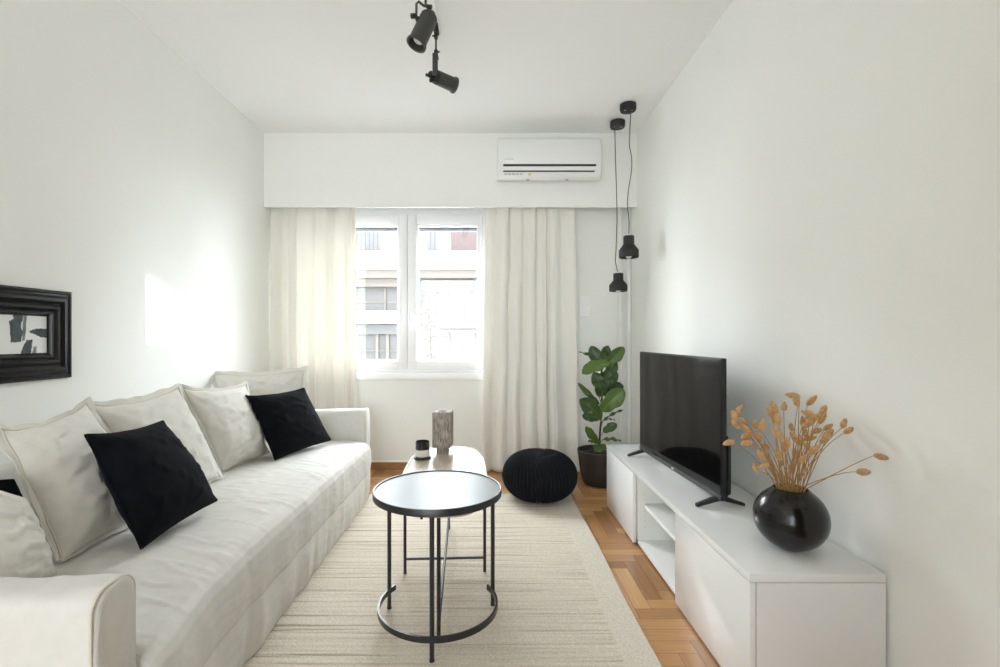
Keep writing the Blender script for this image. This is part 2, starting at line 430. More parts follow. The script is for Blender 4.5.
# ------------------------------------------------------------------ window
w = thing('window_1', 'white two-leaf window between the curtains', None, ((WX0 + WX1) / 2, YB + .08, WZ0), kind='structure')
Y0, Y1 = YB + .01, YB + .09
bm = NB()
vbox(bm, WX0, WX0 + .05, Y0, Y1, WZ0, WZ1, .004, 1); vbox(bm, WX1 - .03, WX1, Y0, Y1, WZ0, WZ1, .004, 1)
vbox(bm, WX0 + .05, WX1 - .03, Y0, Y1, WZ1 - .085, WZ1, .004, 1); vbox(bm, WX0 + .05, WX1 - .03, Y0, Y1, WZ0, WZ0 + .02, .004, 1)
obj('window_frame', bm, M['upvc'], w)
def sash(x0, x1, sl, sr):
    z0, z1 = WZ0 + .022, WZ1 - .087
    bm = NB(); a, b = Y0 - .02, Y0 + .05
    for bx in ((x0, x0 + sl, z0, z1), (x1 - sr, x1, z0, z1), (x0 + sl, x1 - sr, z0, z0 + .075), (x0 + sl, x1 - sr, z1 - .085, z1)):
        vbox(bm, bx[0], bx[1], a, b, bx[2], bx[3], .005, 2)
    # glazing bead
    for bx in ((x0 + sl, x0 + sl + .012, z0 + .075, z1 - .085), (x1 - sr - .012, x1 - sr, z0 + .075, z1 - .085), (x0 + sl, x1 - sr, z0 + .075, z0 + .087), (x0 + sl, x1 - sr, z1 - .097, z1 - .085)):
        vbox(bm, bx[0], bx[1], a + .012, b - .005, bx[2], bx[3], .003, 1)
    s = obj('sash', bm, M['upvc'], w)
    bm = NB(); vbox(bm, x0 + sl, x1 - sr, a + .035, a + .041, z0 + .075, z1 - .085); obj('pane', bm, M['glass'], s, smooth=0)
    return s
sash(WX0 + .052, -1.352, .05, .05); sash(-1.348, -.702, .055, .075); s2 = sash(-.698, WX1 - .032, .078, .034)
bm = NB(); vbox(bm, -.685, -.655, Y0 - .027, Y0 - .02, 1.21, 1.37, .003, 2); vbox(bm, -.678, -.662, Y0 - .06, Y0 - .027, 1.335, 1.352, .003, 1); vbox(bm, -.68, -.66, Y0 - .066, Y0 - .048, 1.2, 1.355, .006, 2)
obj('window_handle', bm, M['upvc'], s2)
bm = NB(); vbox(bm, WX0 - .03, WX1 + .015, YB - .035, YB + .16, WZ0 - .06, WZ0, .008, 2); obj('window_sill', bm, M['upvc'], w)
bm = NB()
for k in range(3): vbox(bm, WX0, WX1, YB + .11, YB + .125, WZ1 - .105 - k * .045, WZ1 - .065 - k * .045, .004, 1)
obj('roller_shutter', bm, M['f_grey'], w)

# ------------------------------------------------------------------ curtains
def curtain(label, xt0, xt1, xb0, xb1, zt, zb, Y, freqs, seed, amp=.045):
    rng = random.Random(seed); NX, NZ = 260, 70; bm = NB(); grid = []
    ph = rng.random() * 6
    # irregular pleat positions
    cuts = [0]; 
    while cuts[-1] < 1: cuts.append(cuts[-1] + rng.uniform(.6, 1.5) / freqs)
    amps = [rng.uniform(.55, 1.25) for _ in cuts]
    def pleat(s):
        for i in range(len(cuts) - 1):
            if cuts[i] <= s <= cuts[i + 1]:
                t = (s - cuts[i]) / (cuts[i + 1] - cuts[i]); return amps[i] * (-math.cos(2 * PI * t)), i + t
        return -amps[0], 0
    for j in range(NZ + 1):
        tz = j / NZ; z = zt + (zb - zt) * tz; row = []
        for i in range(NX + 1):
            s = i / NX
            drift = .035 * fbm((s * 1.5 + seed, tz * 1.3, 2), 2.2, 2) * tz
            p, idx = pleat(min(max(s + drift, 0), 1))
            p2 = math.sin(idx * 9.5 + tz * 2.2 + ph) * .22
            a = amp * (.75 + .45 * tz)
            x0 = xt0 + (xb0 - xt0) * tz; x1 = xt1 + (xb1 - xt1) * tz
            x = x0 + (x1 - x0) * s + .012 * math.sin(2 * PI * idx + .6) * (1 - abs(2 * s - 1) ** 6)
            y = Y + a * p * .62 + a * p2 + .012 * fbm((x * 3, z * 1.2, seed), 2, 2)
            row.append(bm.verts.new((x, y, z)))
        grid.append(row)
    for j in range(NZ):
        for i in range(NX): bm.faces.new((grid[j][i], grid[j][i + 1], grid[j + 1][i + 1], grid[j + 1][i]))
    o = obj('curtain', bm, M['curtain'], origin=((xb0 + xb1) / 2, Y, zb), smooth=180)
    md = o.modifiers.new('thickness', 'SOLIDIFY'); md.thickness = .0015
    tag(o, label, 'curtain', 'pair of curtains at the window')
    return o
cl = curtain('cream curtain hanging behind the far end of the sofa', -1.845, -1.12, -1.85, -1.10, 2.42, .02, 4.13, 5, 3, .04)
cr = curtain('cream curtain hanging behind the black knitted pouf', -.02, .735, -.055, .775, 2.42, .012, 4.12, 6.5, 8, .04)
rail = thing('curtain_rail', 'white curtain rail hidden inside the boxed pelmet', 'curtain rail', (-.3, 4.13, 2.43))
bm = NB(); vbox(bm, XL + .01, XR - .01, 4.11, 4.15, 2.425, 2.445, .003, 1); obj('track', bm, M['trim'], rail)
for x in (-1.7, -.9, 0, .7):
    bm = NB(); vbox(bm, x, x + .02, 4.13, YB, 2.445, 2.46); obj('bracket', bm, M['trim'], rail)

# white riser pipes in the corner
for px, lab in ((620.5, 'white heating pipe in the corner, the one nearer the plant'), (630.0, 'white heating pipe tight in the corner beside the right wall')):
    x = (px - VX) / F * 4.18
    bm = NB(); tube(bm, [(min(x, XR - .02), 4.18, 0.001), (min(x, XR - .02), 4.18, ZC - .001)], .017, 20)
    tag(obj('heating_pipe', bm, M['wall'], origin=(x, 4.18, 0)), lab, 'pipe', 'heating pipes in the corner')

# ------------------------------------------------------------------ air conditioner
def aircon():
    x0, x1, yb = .075, .905, 4.03
    t = thing('wall_mounted_air_conditioner', 'white wall-mounted air conditioner on the pelmet near the ceiling', 'air conditioner', ((x0 + x1) / 2, yb, 2.4))
    prof = [(4.028, 2.745), (3.90, 2.745), (3.868, 2.738), (3.850, 2.715), (3.838, 2.64), (3.832, 2.55), (3.836, 2.50), (3.845, 2.468), (3.862, 2.438), (3.89, 2.418), (3.93, 2.418), (4.028, 2.452)]
    bm = NB(); cy, cz = 3.94, 2.57
    xs = [(x0, .90), (x0 + .004, .97), (x0 + .014, 1), (x1 - .02, 1), (x1 - .006, .97), (x1, .90)]
    rings = []
    for x, s in xs:
        rings.append([bm.verts.new((x, yb - .002 + (p[0] - yb + .002) * s if p[0] < 4.02 else p[0], cz + (p[1] - cz) * (s * .5 + .5))) for p in prof])
    n = len(prof)
    for a, b in zip(rings, rings[1:]):
        for i in range(n): bm.faces.new((a[i], b[i], b[(i + 1) % n], a[(i + 1) % n]))
    bm.faces.new(rings[0]); bm.faces.new(rings[-1][::-1])
    obj('body', bm, M['ac_white'], t, smooth=40)
    def fy(z):
        for (ya, za), (yb_, zb_) in zip(prof, prof[1:]):
            if zb_ <= z <= za and za != zb_: return ya + (yb_ - ya) * (z - za) / (zb_ - za)
        return 3.84
    def strip(z0, z1, xa, xb, d=.003, out=.0015):
        bm = NB(); poly = [(fy(z0) - out, z0), (fy(z1) - out, z1), (fy(z1) + d, z1), (fy(z0) + d, z0)]
        prism(bm, poly, 'x', xa, xb); return bm
    obj('air_slot', strip(2.500, 2.517, x0 + .045, x1 - .05), M['ac_dark'], t, smooth=0)
    obj('air_flap', strip(2.4705, 2.498, x0 + .045, x1 - .052, out=.003), M['ac_white'], t, smooth=0)
    obj('lower_slot', strip(2.460, 2.469, x0 + .045, x1 - .06), M['ac_dark'], t, smooth=0)
    obj('logo', strip(2.553, 2.559, x0 + .055, x0 + .125, out=.001), M['ac_silver'], t, smooth=0)
    for i in range(5):
        a = x0 + .055 + i * .031; obj('sticker_print', strip(2.441, 2.449, a, a + .022, out=.001), M['ac_print'], t, smooth=0)
    obj('warning_sticker', strip(2.438, 2.451, x0 + .243, x0 + .268, out=.001), M['ac_yellow'], t, smooth=0)
    for x in (x0 + .235, x0 + .55):
        bm = NB(); vbox(bm, x, x + .022, 3.895, 3.92, 2.412, 2.424, .002, 1); obj('cover_clip', bm, M['ac_print'], t)
aircon()

# light switch
t = thing('light_switch', 'white two-part light switch on the wall right of the curtains', 'light switch', (.845, YB, 1.36))
bm = NB(); vbox(bm, .80, .893, YB - .012, YB, 1.335, 1.50, .004, 2); obj('cover_plate', bm, M['switch'], t)
for z in (1.345, 1.421):
    bm = NB(); vbox(bm, .81, .883, YB - .018, YB - .011, z, z + .07, .003, 2); obj('rocker', bm, M['trim'], t)

# ------------------------------------------------------------------ pendant lamps
def pendant(label, px, py, pts, Y, zt, zb, r):
    c = at(px, py, Y)
    t = thing('pendant_lamp', label, 'pendant lamp', (c.x, Y, zb), 'pair of black pendant lamps')
    bm = NB(); lathe(bm, [(0, ZC - .055), (.03, ZC - .055), (.054, ZC - .05), (.058, ZC - .04), (.058, ZC - .003), (.05, ZC), (0, ZC)], (c.x, Y, 0), 40); ca = obj('canopy', bm, M['black_matte'], t)
    for dx, dy in ((.022, -.058), (-.026, -.053)):
        bm = NB(); lathe(bm, [(0, -.003), (.005, -.002), (.006, .002), (0, .004)], (c.x + dx, Y + dy * .35, ZC - .053), 10); obj('screw', bm, M['chrome'], ca)
    P = [at(a, b, Y) for a, b in pts]
    # smooth curve through points
    out = []
    for i in range(len(P) - 1):
        p0, p1, p2, p3 = P[max(i - 1, 0)], P[i], P[i + 1], P[min(i + 2, len(P) - 1)]
        for k in range(8):
            s = k / 8; out.append(.5 * ((2 * p1) + (p2 - p0) * s + (2 * p0 - 5 * p1 + 4 * p2 - p3) * s * s + (-p0 + 3 * p1 - 3 * p2 + p3) * s ** 3))
    out.append(P[-1]); out[-1].z = zt - .004
    bm = NB(); tube(bm, out, .0035, 8); obj('cord', bm, M['cord_grey'], t)
    x = P[-1].x; h = zt - zb; rn = r * .55
    prof = [(0, zt), (rn * .9, zt), (rn, zt - .005), (rn, zt - h * .36), (rn + .004, zt - h * .42), (r * .92, zt - h * .6), (r, zt - h * .66), (r, zb + .003), (r - .003, zb), (r - .008, zb + .002), (r - .012, zb + h * .3), (rn * .8, zb + h * .5), (0, zb + h * .52)]
    bm = NB(); lathe(bm, prof, (x, Y, 0), 48); obj('lamp_shade', bm, M['black_matte'], t)
    bm = NB(); cyl(bm, (x, Y, zt - .001), (x, Y, zt + .014), .007, 12); obj('cord_grip', bm, M['trim'], t)
    bm = NB(); cyl(bm, (x, Y, zb + h * .52), (x, Y, zb + .022), .018, 16); obj('bulb_holder', bm, M['brass'], t)
    bm = NB(); lathe(bm, [(0, zb - .010), (.012, zb - .007), (.022, zb + .006), (.024, zb + .016), (.016, zb + .03), (0, zb + .032)], (x, Y, 0), 20); obj('bulb', bm, mat('bulb_frosted', (.75, .7, .6), .2), t)
pendant('black pendant lamp hanging higher and nearer the right wall', 628, 104, [(631, 110), (629.6, 135), (629.5, 146), (631.6, 158), (631.3, 172), (628.5, 190), (627.5, 205), (629, 220), (628.8, 236)], 3.53, 1.885, 1.727, .070)
pendant('black pendant lamp hanging lower, above the fig plant', 617.5, 121, [(614.8, 127), (615.5, 160), (616.5, 190), (617, 220), (616, 250), (615.6, 262), (618.3, 274)], 3.81, 1.650, 1.508, .070)

# ------------------------------------------------------------------ ceiling track with spotlights
TX = -.281
t = thing('ceiling_track', 'slim white lighting track on the ceiling', 'lighting track', (TX, 1.2, ZC))
bm = NB(); vbox(bm, TX - .016, TX + .016, -.3, 2.68, ZC - .022, ZC, .002, 1); obj('rail', bm, M['trim'], t)
bm = NB(); vbox(bm, TX - .018, TX + .018, 2.68, 2.70, ZC - .024, ZC, .003, 1); obj('end_cap', bm, M['trim'], t)

def spot_housing(t, back, front, r, lens):
    back, front = Vector(back), Vector(front); ax = (front - back); L = ax.length
    bm = NB()
    prof = [(0, -.012), (r * .5, -.012), (r * .62, -.004), (r * .84, .004), (r * .9, .012), (r * .9, .022), (r * .97, .024), (r * 1.0, L - .012), (r * 1.14, L - .010), (r * 1.14, L), (r * .93, L), (r * .88, L - .04), (0, L - .045)]
    lathe(bm, prof, back, 40, axis=ax); h = obj('housing', bm, M['lamp_black'], t)
    bm = NB(); lathe(bm, [(0, L - .018), (r * .5, L - .020), (r * .68, L - .032), (r * .68, L - .043), (0, L - .043)], back, 32, axis=ax)
    obj('bulb', bm, lens, h)
    bm = NB(); u, v = ring_basis(ax)
    for k in range(3): tube(bm, [back + ax.normalized() * (.012 + .006 * k) + (u * math.cos(a) + v * math.sin(a)) * r * .91 for a in [2 * PI * i / 32 for i in range(32)]], .0018, 6, closed=True)
    obj('cooling_rib', bm, M['lamp_black'], h)
    return h
M['bulb_glass'] = mat('spot_bulb_glass', (.85, .85, .84), .12)
# nearer spot
pA = at(425.7, 13, 2.18)
t = thing('spotlight', 'larger black ceiling spotlight tilted down to the left, nearest the top edge', 'spotlight', (pA.x, 2.18, ZC - .02), 'black track spotlights')
bm = NB(); vbox(bm, TX - .014, TX + .014, 2.14, 2.22, ZC - .045, ZC - .02, .003, 1); obj('track_adapter', bm, M['black_matte'], t)
bm = NB(); tube(bm, [(TX, 2.18, ZC - .04), (pA.x, 2.18, pA.z + .03)], .0055, 12); obj('stem', bm, M['lamp_black'], t)
bA, fA = at(430.3, 15, 2.185), at(416, 45, 2.163)
hA = spot_housing(t, bA, fA, .0405, M['bulb_glass'])
bm = NB()
k0 = at(415.5, 16.5, 2.165)
tube(bm, [pA + Vector((0, 0, .03)), at(424, 6, 2.17), at(418.5, 1.5, 2.16), at(416.5, 4, 2.155), at(416.3, 16, 2.16), at(419, 21, 2.165)], .0055, 10)
obj('yoke', bm, M['lamp_black'], t)
bm = NB(); tube(bm, [pA + Vector((0, 0, .035)), bA + Vector((0, 0, .02)), bA + (fA - bA) * .12], .006, 10); obj('pivot_arm', bm, M['lamp_black'], t)
for a, b, r in ((at(411.2, 16, 2.15), at(416.5, 16, 2.16), .011), (at(419, 19, 2.16), at(417, 20, 2.155), .012), (at(427, 6.5, 2.17), at(431.5, 6.8, 2.165), .009)):
    bm = NB(); cyl(bm, a, b, r, 14); obj('knob', bm, M['black_matte'], t)
bm = NB(); P = [at(420, 15, 2.15), at(424, 12.5, 2.15), at(429, 12, 2.15), at(432, 13.5, 2.16), at(433, 17, 2.17)]; tube(bm, P, .0022, 8); obj('wire', bm, M['black_matte'], t)
# farther spot
pB = at(436, 60, 2.62)
t = thing('spotlight', 'smaller black ceiling spotlight on a long stem, pointing right', 'spotlight', (pB.x, 2.62, ZC - .02), 'black track spotlights')
bm = NB(); vbox(bm, TX - .014, TX + .014, 2.58, 2.66, ZC - .045, ZC - .02, .003, 1); obj('track_adapter', bm, M['black_matte'], t)
bm = NB(); tube(bm, [(pB.x, 2.62, ZC - .04), pB], .0052, 12); obj('stem', bm, M['lamp_black'], t)
for py, w_ in ((36.5, 5.5), (52.5, 4.0)):
    bm = NB(); c = at(436, py, 2.62); cyl(bm, c - Vector((.0, 0, .012)), c + Vector((0, 0, .012)), .0105, 14); kk = obj('clamp', bm, M['black_matte'], t)
    bm = NB(); cyl(bm, c, c + Vector((.02 if w_ < 5 else -.018, -.012, -.003)), .0045, 10); obj('wing_screw', bm, M['black_matte'], kk)
bm = NB(); c0, c1 = at(436, 57.5, 2.615), at(435.6, 80, 2.615)
vbox(bm, c0.x - .0145, c0.x + .0145, 2.570, 2.578, c1.z, c0.z, .003, 1); vbox(bm, c0.x - .0145, c0.x + .0145, 2.570, 2.63, c0.z - .006, c0.z, .002, 1)
obj('yoke', bm, M['lamp_black'], t)
bB, fB = at(433.5, 76, 2.63), at(455, 85.5, 2.71)
spot_housing(t, bB, fB, .038, M['bulb_glass'])
for a, b, r in ((at(435.8, 79.5, 2.562), at(435.8, 79.5, 2.60), .012), (at(429.8, 74, 2.6), at(433.5, 76.5, 2.62), .018), (at(425.8, 74.6, 2.6), at(429.8, 76, 2.6), .008), (at(430, 80.5, 2.6), at(434, 80, 2.61), .010)):
    bm = NB(); cyl(bm, a, b, r, 14); obj('knob', bm, M['black_matte'], t)

# ------------------------------------------------------------------ picture
def picture():
    y0, y1, z0, z1 = 1.62, 2.147, .972, 1.348
    t = thing('framed_picture', 'abstract grey brushstroke print in a wide black moulded frame above the sofa', 'picture', (XL, (y0 + y1) / 2, z0))
    # moulding profile: (inset from outer edge, projection from wall)
    prof = [(0, .0), (0, .016), (.006, .022), (.012, .022), (.016, .017), (.022, .018), (.034, .027), (.046, .028), (.054, .020), (.058, .018), (.062, .022), (.074, .030), (.080, .030), (.086, .022), (.090, .019), (.094, .022), (.102, .022), (.106, .014), (.112, .009), (.112, .0)]
    bm = NB(); loops = []
    for ins, pr in prof:
        loops.append([bm.verts.new((XL + pr, y, z)) for y, z in ((y0 + ins, z0 + ins), (y1 - ins, z0 + ins), (y1 - ins, z1 - ins), (y0 + ins, z1 - ins))])
    for a, b in zip(loops, loops[1:]):
        for i in range(4): bm.faces.new((a[i], a[(i + 1) % 4], b[(i + 1) % 4], b[i]))
    obj('picture_frame', bm, M['picture_wood'], t, smooth=25)
    a0, a1, c0, c1 = y0 + .108, y1 - .108, z0 + .108, z1 - .108
    bm = NB(); vbox(bm, XL + .001, XL + .008, a0, a1, c0, c1); pr = obj('print', bm, M['paper'], t, smooth=0)
    def stroke(poly, m):
        bm = NB(); W, H = a1 - a0, c1 - c0
        # poly in 0..1 over the print
        rng = random.Random(len(poly)); pts = []
        for i in range(len(poly)):
            p, q = poly[i], poly[(i + 1) % len(poly)]
            for k in range(6):
                s = k / 6; pts.append((p[0] + (q[0] - p[0]) * s + rng.uniform(-.006, .006), p[1] + (q[1] - p[1]) * s + rng.uniform(-.01, .01)))
        pts = [(min(max(a, .0), 1), min(max(b, .0), 1)) for a, b in pts]
        vs = [bm.verts.new((XL + .0085, a0 + a * W, c0 + b * H)) for a, b in pts]
        f = bm.faces.new(vs); r = bmesh.ops.extrude_face_region(bm, geom=[f])
        for v in r['geom']:
            if isinstance(v, bmesh.types.BMVert): v.co.x += .0006
        obj('brushstroke', bm, m, pr, smooth=0)
    stroke([(.49, .30), (.62, .32), (.65, .55), (.62, .7), (.66, 1), (.52, 1), (.53, .88), (.47, .82), (.49, .6)], M['ink'])
    stroke([(.64, .34), (.68, .36), (.70, .98), (.66, .98)], M['ink_light'])
    stroke([(.74, .60), (.84, .65), (1, .66), (1, .42), (.9, .43), (.82, .50), (.75, .54)], M['ink'])
    stroke([(.62, 0), (.66, .22), (.70, .36), (.78, .37), (.77, .20), (.76, 0)], M['ink'])
    stroke([(.78, .0), (.80, .18), (.84, .2), (.83, 0)], M['ink_light'])
    stroke([(.05, .1), (.3, .15), (.32, .5), (.22, .9), (.08, .85), (.14, .5)], M['ink'])
picture()

# ------------------------------------------------------------------ rug
def rug():
    x0, x1, y0, y1 = -1.35, .60, -.35, 3.53
    NX, NY = 78, 150; bm = NB(); g = []; bl = []
    lay = bm.verts.layers.float.new('border')
    for j in range(NY + 1):
        row = []
        for i in range(NX + 1):
            u, v = i / NX, j / NY
            x = x0 + (x1 - x0) * u; y = y0 + (y1 - y0) * v
            if i == NX: x += .004 * math.sin(y * 5.3)
            if j == NY: y += .012 * math.sin(x * 3 + 1) - .02 * (x - x0) / 2
            vt = bm.verts.new((x, y, .011 + .0012 * fbm((x, y, 0), 5, 2)))
            d_ = min(x1 - x, y1 - y, x - x0, y - y0); vt[lay] = max(0, min(1, .5 + (.125 - d_) * 12))
            row.append(vt)
        g.append(row)
    for j in range(NY):
        for i in range(NX): bm.faces.new((g[j][i], g[j][i + 1], g[j + 1][i + 1], g[j + 1][i]))
    edge = [e for e in bm.edges if e.is_boundary]
    r = bmesh.ops.extrude_edge_only(bm, edges=edge)
    for v in r['geom']:
        if isinstance(v, bmesh.types.BMVert): v.co.z = .0005
    o = obj('rug', bm, M['rug'], origin=(-.4, 1.6, 0), smooth=50)
    tag(o, 'large beige striped woven rug with plain border under the tables and sofa', 'rug')
rug()

# ------------------------------------------------------------------ sofa
def sofa():
    t = thing('sofa', 'long beige slipcovered sofa against the left wall', 'sofa', (-1.3, 2.3, 0))
    ya, yb = 1.13, 3.43
    # seat with draped front: cross-section in XZ
    sec = [(-1.80, .30), (-1.80, .40), (-1.72, .425), (-1.5, .43), (-1.3, .432), (-1.15, .43), (-1.03, .427), (-.95, .424), (-.90, .420), (-.868, .412), (-.845, .396), (-.832, .370), (-.827, .335), (-.826, .29), (-.826, .25), (-.829, .215), (-.833, .203), (-.832, .19), (-.829, .165), (-.828, .13), (-.830, .1), (-.834, .05), (-.838, .014)]
    # resample
    def samp(s):
        s = s * (len(sec) - 1); i = min(int(s), len(sec) - 2); f = s - i
        return Vector((sec[i][0] + (sec[i + 1][0] - sec[i][0]) * f, sec[i][1] + (sec[i + 1][1] - sec[i][1]) * f))
    NS, NY = 150, 240; bm = NB(); g = []
    for j in range(NY + 1):
        y = ya + (yb - ya) * j / NY; row = []
        e_near = math.exp(-((y - ya) / .10) ** 2); bul = .055 * math.exp(-((y - ya) / .25) ** 2)
        e_end = max(math.exp(-((y - ya) / .02) ** 2), math.exp(-((yb - y) / .03) ** 2))
        for i in range(NS + 1):
            s = i / NS; p = samp(s); x, z = p
            front = max(0, min(1, (x + 1.0) / .12)); top = max(0, min(1, (z - .36) / .06)); skirt = max(0, min(1, (.26 - z) / .2))
            x += bul * front * (.35 + .65 * min(1, max(0, z / .3)))
            z -= .02 * e_end * top
            # long soft puckers across the seat and down the skirt
            dz = top * (.006 * fbm((x * 1.6, y * 1.6, 1), 1.5, 2) + .0022 * fbm((x * 3.5 + y * 2.0, y * 6 - x * 4, 7), 2.5, 3))
            cre = 1 - abs(fbm((x * 1.3 + 3, y * 4.2 + x * 1.2, 4), 2.4, 2)); dz += top * .005 * max(0, cre - .86) / .14
            z += dz
            fold = fbm((y * 3.0, z * 1.2, 9), 2, 3)
            x += front * (.006 * fold + skirt * (.014 * fbm((y * 4.5, z * .6, 12), 1.8, 2)) + .0012 * max(0, 1 - abs(fbm((y * 2.2 + z * 2.5, z * 4, 3), 2.2, 2)) - .8) * 5 * (1 - top))
            row.append(bm.verts.new((x, y, max(z, .013))))
        g.append(row)
    for j in range(NY):
        for i in range(NS): bm.faces.new((g[j][i], g[j][i + 1], g[j + 1][i + 1], g[j + 1][i]))
    for row in (g[0], g[-1]):
        # close the ends
        c = bm.verts.new((-1.75, row[0].co.y, .013)); bm.faces.new([c] + row)
    st = obj('seat', bm, M['linen'], t, smooth=180)
    # seams along the seat front
    for zz, i0 in ((.262, 86), (.40, None)):
        pass
    bm = NB()
    P = [(-.772 - .01, ya + .012, .1), (-.772 - .005, ya + .008, .30), (-.785, ya + .012, .365), (-.82, ya + .012, .40), (-.87, ya + .01, .413), (-.95, ya + .006, .42)]
    tube(bm, P, .003, 8); obj('seam_piping', bm, M['piping'], t)
    # armrests: rounded slabs, draped
    def arm(y0, y1, xf, zt, near):
        bm = NB(); x0 = XL + .02; n = 70; r = .045
        yc, hw = (y0 + y1) / 2, (y1 - y0) / 2
        # section in YZ, counter-clockwise from bottom front
        secn = [(-hw, .012)]
        for k in range(12): secn.append((-hw, .012 + (zt - r - .012) * (k + 1) / 12))
        for k in range(1, 9):
            a = PI - PI / 2 * k / 8; secn.append((-hw + r + r * math.cos(a), zt - r + r * math.sin(a)))
        for k in range(1, 9):
            a = PI / 2 - PI / 2 * k / 8; secn.append((hw - r + r * math.cos(a), zt - r + r * math.sin(a)))
        for k in range(12): secn.append((hw, zt - r - (zt - r - .012) * (k + 1) / 12))
        rows = []
        xs = [x0 + (xf - .02 - x0) * i / n for i in range(n + 1)] + [xf - .012, xf - .005, xf - .001, xf]
        ins = [0] * (n + 1) + [.001, .004, .009, .016]
        for x, q in zip(xs, ins):
            row = []
            for (yy, z) in secn:
                k = 1 - q / hw
                zz = z * (1 - q / zt) if z > .1 else z
                nz = .006 * fbm((x * 2.2, yy * 5 + z * 2.4, y0), 2.2, 3) * (0 if z < .05 else 1)
                c = 1 - abs(fbm((x * 2 + z * 2.5, z * 2.2, y0 + 3), 2.1, 2)); nz += .006 * max(0, c - .85) / .15 * min(1, z)
                sag = -.012 * math.sin(PI * (x - x0) / (xf - x0)) * (1 if z > zt - .1 else 0)
                flare = 1 + .12 * max(0, .4 - z) * 0
                sgn = 1 if yy > 0 else -1
                row.append(bm.verts.new((x, yc + yy * k * flare + sgn * nz * .7, zz + sag + (nz if z > zt - .06 else 0))))
            rows.append(row)
        for a, b in zip(rows, rows[1:]):
            for i in range(len(secn) - 1): bm.faces.new((a[i], a[i + 1], b[i + 1], b[i]))
        bm.faces.new(rows[0])
        cur = rows[-1]; zc = zt * .55
        for sc_ in (.86, .7, .52, .34, .15):
            nx_ = []
            for (yy, z) in secn:
                y2 = yy * sc_; z2 = max(.012, zc + (z - zc) * (sc_ if z > zc else 1 - (1 - sc_) * .02)) if z > .02 else .012
                cz_ = 1 - abs(fbm((y2 * 5 + 2, z2 * 3.2 - y2 * 6, y0 * 3), 2.4, 2))
                nx_.append(bm.verts.new((xf + .004 * (1 - sc_) + .007 * max(0, cz_ - .75) * 4 * (1 - abs(sc_ - .5)) * (1 if z > .02 else 0), yc + y2, z2)))
            for i in range(len(secn) - 1): bm.faces.new((cur[i], cur[i + 1], nx_[i + 1], nx_[i]))
            cur = nx_
        bm.faces.new(cur[::-1])
        ao = obj('armrest', bm, M['linen'], t, smooth=60)
        bm = NB(); tube(bm, [(xf - .008, yc + a * .985, b * .992 + .001) for a, b in secn[1:-1]], .0032, 8); obj('piping', bm, M['piping'], ao)
    arm(1.0, 1.125, -.812, .618, True); arm(3.44, 3.57, -.868, .636, False)
    # low backrest
    bm = NB(); vbox(bm, XL + .012, -1.79, 1.13, 3.11, .013, .67, .03, 4); obj('backrest', bm, M['linen'], t, smooth=50)
sofa()

